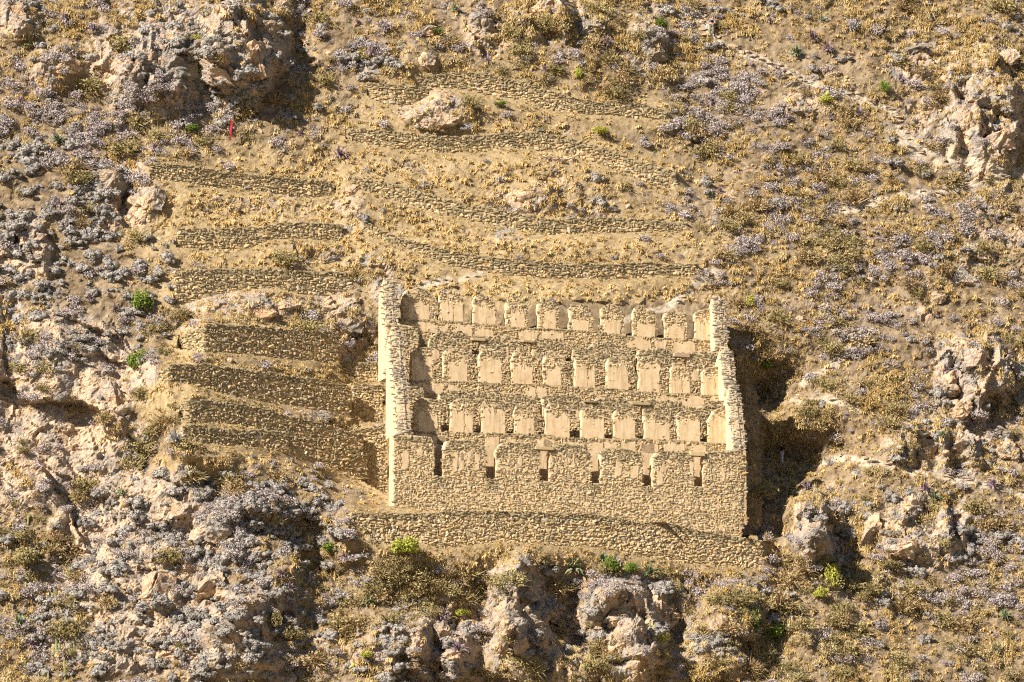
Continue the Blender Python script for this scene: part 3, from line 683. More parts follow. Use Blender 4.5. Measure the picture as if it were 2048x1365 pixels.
    for lt in F.get('lintels', []):
        q = ff.uv(lt); (a, b), (c, d_) = q
        bm = bmesh.new(); bmesh.ops.create_cube(bm, size=1)
        bmesh.ops.bevel(bm, geom=bm.edges[:], offset=.07, segments=1, affect='EDGES')
        for v_ in bm.verts: v_.co += Vector((random.uniform(-.02, .02), random.uniform(-.03, .03), random.uniform(-.05, .05)))
        me = bm_mesh('lintel', bm); me.materials.append(S_ONE); o = link('lintel', me, None, fw)
        m4 = np.eye(4); m4[:3, 0] = ff.e * (c - a); m4[:3, 1] = -ff.n * .75; m4[:3, 2] = ZU * abs(b - d_) * 1.05; m4[:3, 3] = ff.P((a + c) / 2, (b + d_) / 2, -.2); o.matrix_basis = Matrix(m4.tolist())
    # gables
    for side, key in ((-1, 'L%d' % k), (1, 'R%d' % k)):
        ap, ev = GABLE[key][:2]; yb1, yb0 = N['yb'] - .75, F['yb'] + .06
        A = bframe(yb1).uv([ap])[0]; E = bframe(yb0).uv([ev])[0]
        xo = float(min(A[0], E[0]) if side < 0 else max(A[0], E[0])); zA, zE = float(A[1]), float(E[1])
        th = .62
        xin = xo if side < 0 else xo - .35
        gf = Frame(bframe(0).P(xin, 0, 0), NB * 1.0, ZU, -EB)             # u toward the camera (=-yb), v up, n to the left
        zl = zE - (4.5 if k < 3 else 6.0)
        prof = [(-yb1 - 1.5, zl), (-yb1 - 1.5, zA - 1.3), (-yb1 - .25, zA - .1), (-yb1, zA), (-yb0 - .05 - .35 * (yb1 - yb0), zA + (zE - zA) * .55), (-yb0, zE), (-yb0 + .05, zl)]
        g = slab('gable', gf, prof, -th, 0, PLAST, root)
        prof2 = [(-yb1 - 1.5, zl), (-yb1 - 1.5, zA - 1.6), (-yb1 - .25, zA - .42), (-yb1, zA - .3), (-yb0 - .05 - .35 * (yb1 - yb0), zA + (zE - zA) * .55 - .3), (-yb0, zE - .32), (-yb0 + .04, zl)]
        g2 = slab('gable_inner_leaf', gf, prof2, -th - .42, -th, MUD, root)
        # stepped capping stones on the rake
        a3 = gf.P(-yb1, zA, 0); b3 = gf.P(-yb0, zE, 0); L = np.linalg.norm(b3 - a3); e3 = (b3 - a3) / L
        n3 = np.cross(EB, e3); n3 = n3 if n3[2] > 0 else -n3
        for gpart, wv, dn in ((g, (0.0, th), 0.0), (g2, (th + .04, th + .42), -.28)):
            rf = Frame(a3 + n3 * 0 + ZU * dn, EB, -e3, n3)
            lay(SG, rf, [(wv[0], 0), (wv[1], 0), (wv[1], -L), (wv[0], -L)], .30, gpart, 0, (), .02, .62, 1.0)
        for j in range(8):                                              # tie pegs along the outer rake
            if side > 0: break
            f_ = (j + .6) / 8.3; p = gf.P(-yb1 * (1 - f_) - yb0 * f_ - .22, zA + (zE - zA) * f_ - .42, .12)
            bm = hull(40 + j, 14); me = bm_mesh('peg', bm); me.materials.append(S_ONE); o = link('peg', me, None, g)
            o.matrix_basis = Matrix.Translation(Vector(p)) @ Matrix.Rotation(TH, 4, 'Z') @ Matrix.Diagonal((.42, .3, .12, 1))
        # lit return face: front stones on the eave end
        ef = Frame(gf.P(-yb0 + .02, 0, 0), EB, ZU, NB)
        lay(S, ef, [(0, zl), (th + .4, zl), (th + .4, zE - .2), (0, zE - .05)], .3, g)
    S.flush(nmax=300, minpx=6.8); SG.flush(nmax=0, mat=S_GREY)

# ------------------------------------------------------------------ where nothing grows: walls and storehouses in the photograph
MW, MH = 512, 342
def fill(poly):
    gx, gy = np.meshgrid((np.arange(MW) + .5) * 4, (np.arange(MH) + .5) * 4); r = np.zeros(gx.shape, bool)
    for i in range(len(poly)):
        (x1, y1), (x2, y2) = poly[i], poly[i - 1]
        if y1 == y2: continue
        c = ((y1 > gy) != (y2 > gy)) & (gx < (x2 - x1) * (gy - y1) / (y2 - y1) + x1); r ^= c
    return r
BLOCK = fill([(742,556),(790,556),(800,600),(1410,606),(1440,590),(1480,900),(1502,1065),(1528,1085),(1520,1140),(1200,1098),(740,1066),(700,1028),(770,1005)])
for w in WALLS: BLOCK |= fill([(a, b - 1) for a, b in w['top']] + [(a, b + 9) for a, b in reversed(w['bot'])])
def blocked(px, py):
    i = np.clip((px / 4).astype(int), 0, MW - 1); j = np.clip((py / 4).astype(int), 0, MH - 1)
    return BLOCK[j, i] & (px > 0) & (px < 2048) & (py > 0) & (py < 1365)

# ------------------------------------------------------------------ plant shapes
def tri_mesh(name, V, F, mat, smooth=False):
    me = np_mesh(name, V, F, smooth); me.materials.append(mat); return me
def blade_fan(seed, n, ln, wd, spread, droop=.5, base=.05):
    r = np.random.default_rng(seed); V, F = [], []
    for k in range(n):
        a = r.uniform(0, 2 * math.pi); el = math.radians(r.uniform(90 - spread, 90)); L = ln * r.uniform(.6, 1.1); w_ = wd * r.uniform(.7, 1.3)
        d = np.array([math.cos(a) * math.cos(el), math.sin(a) * math.cos(el), math.sin(el)]); s_ = np.array([-math.sin(a), math.cos(a), 0])
        p0 = np.array([r.normal(0, base), r.normal(0, base), 0]); p1 = p0 + d * L * .55; p2 = p0 + d * L + np.array([0, 0, -droop * L * math.cos(el)])
        i = len(V); V += [p0 - s_ * w_ * .5, p0 + s_ * w_ * .5, p1 + s_ * w_ * .5, p1 - s_ * w_ * .5, p2]
        F += [(i, i + 1, i + 2), (i, i + 2, i + 3), (i + 3, i + 2, i + 4)]
    return np.array(V), np.array(F)
def leaf_cloud(seed, n, rad, leaf, lobes=6, flat=.75, hollow=.45, stretch=1.0):
    """small leaf faces spread through the volume of a lumpy crown"""
    r = np.random.default_rng(seed); V, F = [], []
    cs = np.array([[r.uniform(-.6, .6) * rad, r.uniform(-.6, .6) * rad, r.uniform(.2, .7) * rad * flat] for _ in range(lobes)]); rs = r.uniform(.38, .62, lobes) * rad
    for k in range(n):
        c = r.integers(lobes); d = r.normal(0, 1, 3); d /= np.linalg.norm(d); q = cs[c] + d * rs[c] * r.uniform(hollow, 1.0) ** .5 * np.array([1, 1, flat])
        if q[2] < 0: q[2] = abs(q[2]) * .4
        a = r.normal(0, 1, 3) + d * .8; a /= np.linalg.norm(a); b = np.cross(a, r.normal(0, 1, 3)); b /= np.linalg.norm(b); c_ = np.cross(a, b); s_ = leaf * r.uniform(.6, 1.4)
        i = len(V); V += [q - b * s_, q + c_ * s_ * .55, q + b * s_, q - c_ * s_ * .55]; F += [(i, i + 1, i + 2), (i, i + 2, i + 3)]
    return np.array(V), np.array(F)
def twig_cloud(seed, n, rad, wd=.018, leaves=40, leaf=.05, flat=.8):
    r = np.random.default_rng(seed); V, F = [], []
    for k in range(n):
        a = r.uniform(0, 2 * math.pi); el = math.radians(r.uniform(12, 88)); d = np.array([math.cos(a) * math.cos(el), math.sin(a) * math.cos(el), math.sin(el) * flat])
        p = np.array([r.normal(0, .06), r.normal(0, .06), 0]) * rad; L = rad * r.uniform(.6, 1.05); q = p + d * L * .5 + r.normal(0, .05, 3) * rad
        for (s0, e0, w_) in ((p, q, wd * 1.3), (q, q + d * L * .5 + r.normal(0, .14, 3) * rad, wd), (q, q + d * L * .4 + r.normal(0, .22, 3) * rad, wd)):
            s_ = np.cross(e0 - s0, r.normal(0, 1, 3)); s_ /= np.linalg.norm(s_) + 1e-9; i = len(V); V += [s0 - s_ * w_, s0 + s_ * w_, e0]; F += [(i, i + 1, i + 2)]
    if leaves:
        v2, f2 = leaf_cloud(seed + 1, leaves, rad * .95, leaf, 5, flat); F += [tuple(f + len(V)) for f in f2]; V += list(v2)
    return np.array(V), np.array(F)
def ico(sub):
    bm = bmesh.new(); bmesh.ops.create_icosphere(bm, subdivisions=sub, radius=1); bm.verts.ensure_lookup_table()
    v = np.array([q.co[:] for q in bm.verts]); f = np.array([[q.index for q in p.verts] for p in bm.faces]); bm.free(); return v, f
IC2, IC3, IC4 = ico(2), ico(3), ico(4)
def n3(v, s, seed):
    return (vnoise(v[:, 0] * s + 3.1, v[:, 1] * s + v[:, 2] * s * .7, seed) + vnoise(v[:, 2] * s - 7.7, v[:, 0] * s * .6 - v[:, 1] * s, seed + 9)) * .5
def cushion(seed, rad):
    r = np.random.default_rng(seed); VV, FF = [], []; n0 = 0; v, f = ico(1)
    for k in range(7):
        c = np.array([r.uniform(-.62, .62), r.uniform(-.62, .62), r.uniform(.0, .45)]) * rad if k else np.array([0, 0, .2 * rad]); q = rad * (r.uniform(.3, .5) if k else .62)
        VV.append(v * q * .8 * np.array([1, 1, .8]) + c); FF.append(f + n0); n0 += len(v); L = []; F2 = []
        for _ in range(46):
            d = r.normal(0, 1, 3); d[2] = abs(d[2]) if r.random() < .7 else d[2]; d /= np.linalg.norm(d); o = c + d * q * np.array([1, 1, .8]) * r.uniform(.78, 1.02)
            b = np.cross(d, r.normal(0, 1, 3)); b /= np.linalg.norm(b); e = np.cross(d, b) + d * r.normal(0, .5); e /= np.linalg.norm(e); s_ = rad * r.uniform(.07, .14); i = n0 + len(L)
            L += [o - b * s_, o + e * s_ * .8, o + b * s_, o - e * s_ * .8]; F2 += [(i, i + 1, i + 2), (i, i + 2, i + 3)]
        VV.append(np.array(L)); FF.append(np.array(F2)); n0 += len(L)
    return np.concatenate(VV), np.concatenate(FF)
def cushion_old(seed, rad):
    v, f = IC2; d = 1 + .28 * n3(v, 1.6, seed) + .18 * n3(v, 3.7, seed + 4); V = v * d[:, None] * rad * np.array([1, 1, .72]) + np.array([0, 0, rad * .3])
    r = np.random.default_rng(seed); L = []; F2 = []
    for k in range(170):
        i = r.integers(len(V)); q = V[i] * r.uniform(.98, 1.07); b = r.normal(0, 1, 3); b /= np.linalg.norm(b); c = np.cross(b, r.normal(0, 1, 3)); c /= np.linalg.norm(c); s_ = rad * r.uniform(.08, .17)
        j = len(V) + len(L); L += [q - b * s_, q + c * s_, q + b * s_]; F2.append((j, j + 1, j + 2))
    return np.concatenate([V, np.array(L)]), np.concatenate([f, np.array(F2)])
def boulder_mesh(seed, mat):
    v, f = IC4; r = np.random.default_rng(seed); V = v.copy()
    for _ in range(16):                                            # flat fracture faces
        d = r.normal(0, 1, 3); d /= np.linalg.norm(d); o = r.uniform(.45, .85); q = V @ d; V = V - np.outer(np.clip(q - o, 0, None), d)
    a = r.uniform(0, 3.1); u_ = v[:, 0] * math.cos(a) + v[:, 2] * math.sin(a); w_ = v[:, 2] * math.cos(a) - v[:, 0] * math.sin(a) + v[:, 1] * .6
    cr = .16 * blocks(u_ * 1.6 + v[:, 1] * .8 + 40, w_ * 2.6 + 20, seed, .8) + .08 * blocks(u_ * 4 + v[:, 1] * 2 + 40, w_ * 5 + 20, seed + 5, .8) + .05 * n3(v, 7, seed)
    return tri_mesh('boulder', V * (1 + cr)[:, None], f, mat)

STRAW = mk_leaf('straw_grass', [(0, (.43,.265,.08)), (.3, (.53,.36,.13)), (.55, (.58,.43,.20)), (.8, (.58,.465,.28)), (.92, (.38,.30,.18)), (1, (.31,.265,.12))])
PALE = mk_leaf('bleached_grass', [(0, (.50,.32,.11)), (.5, (.63,.44,.18)), (1, (.68,.51,.26))])
LAV = mk_leaf('lilac_grey_leaf', [(0, (.27,.23,.215)), (.4, (.38,.325,.31)), (.75, (.45,.395,.385)), (1, (.33,.28,.23))])
GREY = mk_leaf('grey_cushion_leaf', [(0, (.19,.175,.15)), (.35, (.26,.24,.215)), (.7, (.32,.30,.275)), (1, (.26,.23,.18))])
BROWN = mk_leaf('dry_twigs', [(0, (.25,.165,.075)), (.4, (.34,.24,.11)), (.7, (.30,.255,.10)), (1, (.38,.29,.17))])
OLIVE = mk_leaf('olive_leaf', [(0, (.17,.14,.055)), (.5, (.25,.20,.085)), (1, (.31,.26,.12))])
GREEN = mk_leaf('green_leaf', [(0, (.085,.13,.02)), (.5, (.14,.20,.03)), (1, (.20,.25,.05))])
LIME = mk_leaf('lime_leaf', [(0, (.26,.30,.04)), (.5, (.36,.37,.06)), (1, (.42,.40,.08))])
ROSG = mk_leaf('green_rosette_leaf', [(0, (.13,.17,.09)), (1, (.24,.27,.15))])
ROSP = mk_leaf('purple_rosette_leaf', [(0, (.15,.095,.105)), (.5, (.25,.175,.195)), (1, (.38,.31,.33))])
ROSS = mk_leaf('silver_rosette_leaf', [(0, (.30,.30,.29)), (1, (.46,.45,.44))])
DEAD = mk_leaf('dead_leaf', [(0, (.16,.11,.06)), (1, (.27,.19,.11))]); STALK = mk_leaf('dry_stalk', [(0, (.50,.36,.19)), (1, (.58,.43,.25))]); CACT = mk_leaf('cactus_skin', [(0, (.20,.23,.07)), (1, (.31,.32,.10))])

# ------------------------------------------------------------------ instanced ground cover
def tilt_euler(t, yaw):
    st_, ct_, sy, cy = np.sin(t), np.cos(t), np.sin(yaw), np.cos(yaw)
    return np.stack([np.arctan2(st_ * cy, ct_), -np.arcsin(st_ * sy), np.arctan2(ct_ * sy, cy)], -1)
def cover(name, label, meshes, px, py, scale, yaw, ztilt=.5, sink=.03, aspect=None):
    P = hit(px, py); n = len(P); src = bpy.data.collections.new(name + '_shapes')
    for k, me in enumerate(meshes):
        o = bpy.data.objects.new('%s_shape_%02d' % (name, k), me); src.objects.link(o)
    me = bpy.data.meshes.new(name); me.vertices.add(n); P[:, 2] -= sink * scale; P[:, 1] -= .08 * scale; me.vertices.foreach_set('co', P.astype(np.float32).ravel())
    a = me.attributes.new('rot', 'FLOAT_VECTOR', 'POINT'); R_ = tilt_euler(rng.normal(ztilt, .18, n), rng.uniform(0, 6.28, n)); a.data.foreach_set('vector', R_.astype(np.float32).ravel())
    a = me.attributes.new('scl', 'FLOAT_VECTOR', 'POINT'); sc = np.stack([scale * rng.uniform(.85, 1.2, n), scale * rng.uniform(.85, 1.2, n), scale * rng.uniform(.75, 1.15, n)], 1); a.data.foreach_set('vector', sc.astype(np.float32).ravel())
    a = me.attributes.new('pick', 'INT', 'POINT'); a.data.foreach_set('value', rng.integers(0, len(meshes), n).astype(np.int32))
    o = link(name, me, None, None, kind='stuff', label=label)
    g = bpy.data.node_groups.new(name, 'GeometryNodeTree'); g.interface.new_socket('Geometry', in_out='INPUT', socket_type='NodeSocketGeometry'); g.interface.new_socket('Geometry', in_out='OUTPUT', socket_type='NodeSocketGeometry')
    gi, go = g.nodes.new('NodeGroupInput'), g.nodes.new('NodeGroupOutput'); ip = g.nodes.new('GeometryNodeInstanceOnPoints'); ci = g.nodes.new('GeometryNodeCollectionInfo')
    ci.inputs['Collection'].default_value = src; ci.inputs['Separate Children'].default_value = True; ci.inputs['Reset Children'].default_value = True
    def na(t, nm): q = g.nodes.new('GeometryNodeInputNamedAttribute'); q.data_type = t; q.inputs['Name'].default_value = nm; return q.outputs['Attribute']
    er = g.nodes.new('FunctionNodeEulerToRotation'); L = g.links.new
    m2p = g.nodes.new('GeometryNodeMeshToPoints')
    L(gi.outputs[0], m2p.inputs['Mesh']); L(m2p.outputs[0], ip.inputs['Points']); L(ci.outputs[0], ip.inputs['Instance']); ip.inputs['Pick Instance'].default_value = True
    L(na('INT', 'pick'), ip.inputs['Instance Index']); L(na('FLOAT_VECTOR', 'rot'), er.inputs[0]); L(er.outputs[0], ip.inputs['Rotation']); L(na('FLOAT_VECTOR', 'scl'), ip.inputs['Scale']); L(ip.outputs[0], go.inputs[0])
    md = o.modifiers.new('scatter', 'NODES'); md.node_group = g
    return o
GREYR = [(100,450,130,160),(210,560,140,130),(120,360,120,60,.6),(430,110,150,110,.75),(350,1110,230,190,.8),(520,1000,130,80,.9),(300,1310,270,80,.7),(640,1090,70,70,.7),(820,1300,110,70,.85),(1290,1210,70,60,.7),
         (1640,1090,50,70,.8),(1450,1230,110,60,.5),(1810,1090,120,80,.45),(760,110,60,40,.5),(60,60,90,70,.4),(180,700,70,60,.5),(600,1250,120,90,.5),(1100,1230,90,110,.35),(1950,800,100,100,.3),(1960,150,110,150,.25),(700,200,60,60,.4),(60,700,70,70,.7),(150,1200,70,150,.3),(620,60,60,60,.3),(1480,20,120,60,.2),(1000,90,80,50,.3)]
LAVR = [(110,260,150,70),(300,240,220,70,.55),(230,330,140,50,.7),(570,980,110,60,.9),(620,1050,110,60,.8),(1440,190,130,70,.8),(1330,275,70,30,.9),(1490,500,90,40),(1560,560,140,70,.75),(1800,530,100,45,.9),(1740,640,110,45,.9),
        (1690,700,80,30,.7),(1900,440,110,60,.6),(1780,470,120,40,.6),(1990,1130,90,90,.7),(1200,1160,90,30,.9),(840,350,60,18,.9),(1440,1160,120,40,.7),(520,260,120,60,.5),(600,300,120,40,.45),(1940,1240,110,120,.4),(1480,420,120,50,.6),(1700,560,130,120,.45),(1300,40,120,40,.5),
        (60,170,90,60,.5),(1600,400,80,60,.5),(500,1100,200,150,.35),(100,1250,140,120,.35),(1880,330,100,60,.25),(1560,330,120,80,.35),(850,1180,120,60,.25),(700,60,120,60,.3)]
BROWNR = [(1700,390,80,70),(1660,490,70,60),(1490,440,70,40,.7),(1500,640,70,45,.8),(1560,700,90,40,.8),(850,1160,150,50),(1000,1150,150,40,.6),(1560,1210,130,80),(1720,1190,150,90,.8),(1900,1180,150,150,.4),(1500,1340,250,60,.7),(1800,1330,250,60,.5),(760,1200,120,80,.7),
          (310,640,60,40,.7),(300,850,60,60,.7),(420,920,150,40,.6),(1250,130,110,60,.5),(1650,800,110,120,.45),(90,1080,70,70,.8),(60,1180,90,90,.6),(1100,100,130,70,.35),(1550,250,150,120,.3),(1850,430,200,150,.25),(600,200,150,150,.25),(1200,1330,200,60,.5),(700,1320,150,60,.4)]
NOGRASS = [(120,770,190,150),(200,560,150,140,.7),(90,930,140,110),(170,1050,70,200),(340,1080,170,140,.85),(470,1290,130,100,.9),(300,1290,250,100,.7),(330,130,140,90,.75),(490,110,80,100,.85),(1045,1240,80,120,.85),(1250,1260,110,100,.8),(880,1310,100,60,.8),(1630,1090,50,80,.7),(1960,250,80,110,.55),(1950,760,80,80,.6),(100,450,130,120,.6)]
def scatter(n, dens, margin=260, rocks=False):
    px = rng.uniform(-margin, 2048 + margin, n); py = rng.uniform(-margin, 1365 + margin, n)
    wx_ = px + 40 * fbm(px / 90, py / 90, 201, 3); wy_ = py + 40 * fbm(px / 90, py / 90, 205, 3)
    k = rng.uniform(0, 1, n) < dens(wx_, wy_) * (1 if rocks else np.clip(1.1 - path_mask(px, py), 0, 1)); px, py = px[k], py[k]; k = ~blocked(px, py); return px[k], py[k]
clump = lambda px, py, s, seed: np.clip(.5 + 1.6 * fbm(px / s, py / s, seed, 3), 0, 1)
# straw grass
GR = [tri_mesh('tuft', *blade_fan(300 + k, 46, .5, .038, 72, .5, .09), STRAW) for k in range(6)]
px, py = scatter(90000, lambda a, b: np.clip(1 - ell(a, b, NOGRASS) - .35 * ell(a, b, GREYR) - .5 * ell(a, b, LAVR) - .9 * ell(a, b, TERR), .04, 1) * (.1 + .9 * clump(a, b, 70, 7)))
cover('dry_grass', 'ochre and straw coloured bunch grass over the whole slope', GR, px, py, rng.uniform(.4, 1.0, len(px)) * (.7 + .8 * clump(px, py, 50, 8)), None)
PG = [tri_mesh('tuft', *blade_fan(400 + k, 30, .30, .045, 82, .8), PALE) for k in range(4)]
px, py = scatter(62000, lambda a, b: np.clip(ell(a, b, TERR), .28, 1) * np.clip(1 - ell(a, b, NOGRASS), .05, 1) * (.3 + .7 * clump(a, b, 30, 17)))
cover('bleached_grass', 'pale flattened grass on the terrace strips', PG, px, py, rng.uniform(.6, 1.5, len(px)), None)
# fringe of grass along the wall tops
fx, fy = [], []
for w in WALLS:
    t = np.array(w['top']); n = int((t[-1, 0] - t[0, 0]) * .30); q = rng.uniform(t[0, 0], t[-1, 0], n); fx.append(q); fy.append(np.interp(q, t[:, 0], t[:, 1]) - rng.uniform(1, 9, n))
    b = np.array(w['bot']); q = rng.uniform(b[0, 0], b[-1, 0], n); fx.append(q); fy.append(np.interp(q, b[:, 0], b[:, 1]) + rng.uniform(0, 9, n))
fx, fy = np.concatenate(fx), np.concatenate(fy)
cover('edge_grass', 'straw grass growing along tops and feet of the terrace walls', PG + GR[:2], fx, fy, rng.uniform(.3, .7, len(fx)), None)
# loose stones
RB = []
for k in range(6):
    bm = hull(200 + k, 13); me = bm_mesh('rubble', bm); me.materials.append(G_ROCK); RB.append(me)
px, py = scatter(22000, lambda a, b: np.clip(.16 + .4 * ell(a, b, ROCK) + .6 * path_mask(a, b), 0, 1) * (.3 + .7 * clump(a, b, 60, 27)), rocks=True)
cover('scree', 'loose stones scattered over the slope', RB, px, py, rng.uniform(.15, .5, len(px)) * rng.uniform(.6, 1.3, len(px)), None, sink=.1)

# ------------------------------------------------------------------ labels from the surroundings
REG = [(-999, 0, 300, 130, 'in the top left corner'), (300, -999, 620, 130, 'on the rocky crag at upper left'), (620, -999, 900, 150, 'left above the highest terrace wall'), (900, -999, 1350, 160, 'above the highest terrace wall'),
       (1350, -999, 1700, 130, 'near the hiker on the upper path'), (1700, -999, 9999, 130, 'in the top right corner'), (-999, -999, 300, 330, 'on the slope above the left cliff'), (300, 100, 690, 340, 'above the topmost left terrace wall'),
       (690, 130, 1350, 400, 'among the highest curved terraces'), (1350, 100, 1740, 340, 'below the stone-stepped path'), (1740, 100, 9999, 380, 'beside the pale path at upper right'), (-999, 300, 330, 600, 'on the far left cliff top'),
       (300, 300, 760, 620, 'between the upper left terraces'), (690, 380, 1420, 620, 'on the grass behind the storehouses'), (1400, 330, 1740, 600, 'right of the curved terraces'), (1740, 330, 9999, 680, 'on the right-hand grass slope'),
       (-999, 590, 300, 980, 'on the bare cliff at far left'), (280, 600, 790, 960, 'among the lower left terraces'), (1400, 560, 1760, 880, 'in the hollow right of the storehouses'), (1740, 660, 9999, 940, 'around the craggy outcrop at right'),
       (240, 900, 740, 1130, 'below the lowest left terrace'), (1480, 860, 1730, 1160, 'by the storehouse corner rock rib'), (1700, 900, 9999, 1170, 'around the round boulder at right'), (-999, 950, 260, 2999, 'in the lower left corner'),
       (230, 1100, 700, 2999, 'on the lower left crag'), (680, 1040, 980, 2999, 'left below the retaining wall'), (960, 1040, 1200, 2999, 'by the outcrop below retaining wall'), (1180, 1040, 1500, 2999, 'right below the retaining wall'),
       (1480, 1140, 1760, 2999, 'in the bottom right hollow'), (1700, 1100, 9999, 2999, 'in the lower right corner')]
def where(px, py):
    for a, b, c, d, t in REG:
        if a <= px <= c and b <= py <= d: return t
    return 'on the open slope'
ORD = ['leftmost', 'second from left', 'third from left', 'fourth from left', 'fifth from left', 'sixth from left', 'seventh from left', 'eighth from left', 'ninth from left', 'tenth from left', 'eleventh from left', 'twelfth from left',
       'thirteenth from left', 'fourteenth from left', 'fifteenth from left', 'sixteenth from left', 'seventeenth from left', 'eighteenth from left']
PEND = {}
ORD += [q + ' from left' for q in ('nineteenth', 'twentieth', 'twenty-first', 'twenty-second', 'twenty-third', 'twenty-fourth', 'twenty-fifth', 'twenty-sixth', 'twenty-seventh', 'twenty-eighth', 'twenty-ninth', 'thirtieth')]
def pend(o, desc, cat, px, py, group): o['category'] = cat; o['group'] = group; o['kind'] = 'thing'; PEND.setdefault((desc, where(px, py)), []).append((px, py, o))
def settle():
    for (desc, wh), L in PEND.items():
        if len(L) > 14: m_ = sorted(q[1] for q in L)[len(L) // 2]; sets = [(', upper', [q for q in L if q[1] < m_]), (', lower', [q for q in L if q[1] >= m_])]
        else: sets = [('', L)]
        for tail, K in sets:
            K.sort(key=lambda q: q[0])
            for i, q in enumerate(K): q[2]['label'] = '%s %s%s' % (desc, wh, tail) + (', ' + ORD[min(i, len(ORD) - 1)] if len(K) > 1 else '')
def put(o, p, s, yaw, tilt=(0, 0)):
    o.location = Vector(p); o.rotation_euler = (tilt[0], tilt[1], yaw) if hasattr(tilt, '__len__') else [float(q) for q in tilt_euler(tilt, yaw)]
    o.scale = s if hasattr(s, '__len__') else (s, s, s)
VIEW = lambda a, b: (a > -10) & (a < 2058) & (b > -10) & (b < 1375)

# ------------------------------------------------------------------ shrubs: the largest are things, the rest one mass
def shrubs(name, desc, cat, group, meshes, n, dens, smin, smax, stuffname, stufflabel, nind=300, sink=.12):
    px, py = scatter(n, dens); sc = smin + (smax - smin) * rng.uniform(0, 1, len(px)) ** 1.8
    order = np.argsort(-sc * VIEW(px, py)); ind = order[:nind]; rest = order[nind:]
    P = hit(px[ind], py[ind])
    for q, i in enumerate(ind):
        o = bpy.data.objects.new(name, meshes[q % len(meshes)]); C.objects.link(o); put(o, P[q] - np.array([0, .1 * sc[i], sink * sc[i]]), (sc[i] * rng.uniform(.85, 1.2), sc[i], sc[i] * rng.uniform(.8, 1.1)), rng.uniform(0, 6.28), rng.normal(.5, .12))
        pend(o, desc, cat, px[i], py[i], group)
    if len(rest): cover(stuffname, stufflabel, meshes, px[rest], py[rest], sc[rest], None, sink=sink)
CU = [tri_mesh('cushion', *cushion(500 + k, .5), GREY) for k in range(6)]
shrubs('cushion_plant', 'ash grey cushion plant', 'shrub', 'grey cushion plants', CU, 33000, lambda a, b: np.clip(ell(a, b, GREYR), .04, 1) * (.08 + .92 * clump(a, b, 45, 37)) * (1 - .8 * ell(a, b, TERR)), .45, 1.9, 'cushion_cover', 'small ash grey cushion plants clinging to rock', 300)
LV = [tri_mesh('lilac_shrub', *leaf_cloud(600 + k, 400, .5, .05, 8, .75), LAV) for k in range(6)]
shrubs('lilac_shrub', 'lilac grey shrub', 'shrub', 'lilac grey shrubs', LV, 40000, lambda a, b: np.clip(ell(a, b, LAVR), .10, 1) * (.05 + .95 * clump(a, b, 55, 47)) * (1 - .85 * ell(a, b, TERR)), .6, 1.7, 'lilac_cover', 'small lilac grey herbs between the grass', 300)
BR = [tri_mesh('brown_bush', *twig_cloud(700 + k, 80, .6, .017, 190, .045), BROWN) for k in range(4)] + [tri_mesh('brown_bush', *twig_cloud(720 + k, 80, .6, .016, 360, .045), OLIVE) for k in range(2)]
shrubs('dry_bush', 'dry brown bush', 'bush', 'dry brown bushes', BR, 11000, lambda a, b: np.clip(ell(a, b, BROWNR), .16, 1) * (.1 + .9 * clump(a, b, 60, 57)) * (1 - .9 * ell(a, b, TERR)), .7, 2.6, 'dry_scrub', 'small dry twiggy scrub', 260)

# ------------------------------------------------------------------ boulders placed as in the photograph
BOULD = [(1740,1075,38,46),(960,55,34,34),(1022,88,30,24),(1088,18,36,26),(1180,58,30,28),(1300,72,28,30),(1312,112,25,18),(840,66,30,16),(848,118,26,24),(735,142,36,22),(798,138,18,22),(885,240,34,24),(850,246,26,20),(1012,182,17,13),
         (988,300,25,13),(1102,322,36,13),(1050,392,34,19),(1146,380,20,14),(1820,108,40,24),(1852,150,25,20),(1700,112,18,12),(1572,172,20,11),(1622,155,18,11),(1890,772,36,30),(1950,716,40,34),(1985,762,30,34),(1918,832,36,18),(1852,892,30,24),
         (1925,892,34,30),(2002,872,30,24),(122,132,36,26),(332,150,60,40),(400,98,46,30),(440,152,50,34),(505,122,38,50),(520,58,34,24),(700,642,34,38),(650,612,30,18),(560,612,44,14),(520,630,34,15),(642,832,28,12),(38,34,26,28),(430,402,24,11),
         (500,422,24,11),(704,382,24,18),(652,520,34,15),(1610,1025,24,30),(1640,1075,28,34),(1562,1008,26,14),(1800,1095,34,26),(1850,1060,30,30),(1910,1040,30,30),(1020,1175,24,20),(1055,1190,20,18),(1015,1230,26,30),(1060,1240,24,26),(1040,1290,28,22),(1075,1330,24,20),(1235,1235,26,24),(1270,1262,22,26),(1340,1235,22,28),
         (890,1275,26,34),(905,1320,34,26),(205,375,40,52),(298,400,34,40),(60,480,36,24),(220,800,46,60),(340,1020,44,34),(420,1060,40,34),(460,1290,60,44),(420,1180,44,40),
         (540,1200,34,34),(300,1180,50,40),(250,1290,46,34),(350,1310,46,30),(1830,1010,20,24),(1960,210,44,40),(1990,290,40,34),(2010,120,36,26),(1930,290,30,30),(1440,215,20,14),(1470,395,26,14),(1660,150,22,10),(1640,182,22,10),(1900,40,26,13),(1760,60,24,10),
         (610,30,26,24),(560,20,26,20),(470,420,16,9),(1215,420,30,14),(1140,440,26,10),(1130,320,20,10),(930,290,24,10),(1600,640,16,9),(1740,560,18,9),(1930,560,30,24),(1870,600,24,18),(1500,345,20,12),(1395,300,18,10),(80,300,26,16),(240,250,22,12),(180,250,18,12)]
BM = [boulder_mesh(800 + k, G_ROCK) for k in range(14)]
hp = hit([b[0] for b in BOULD], [b[1] for b in BOULD])
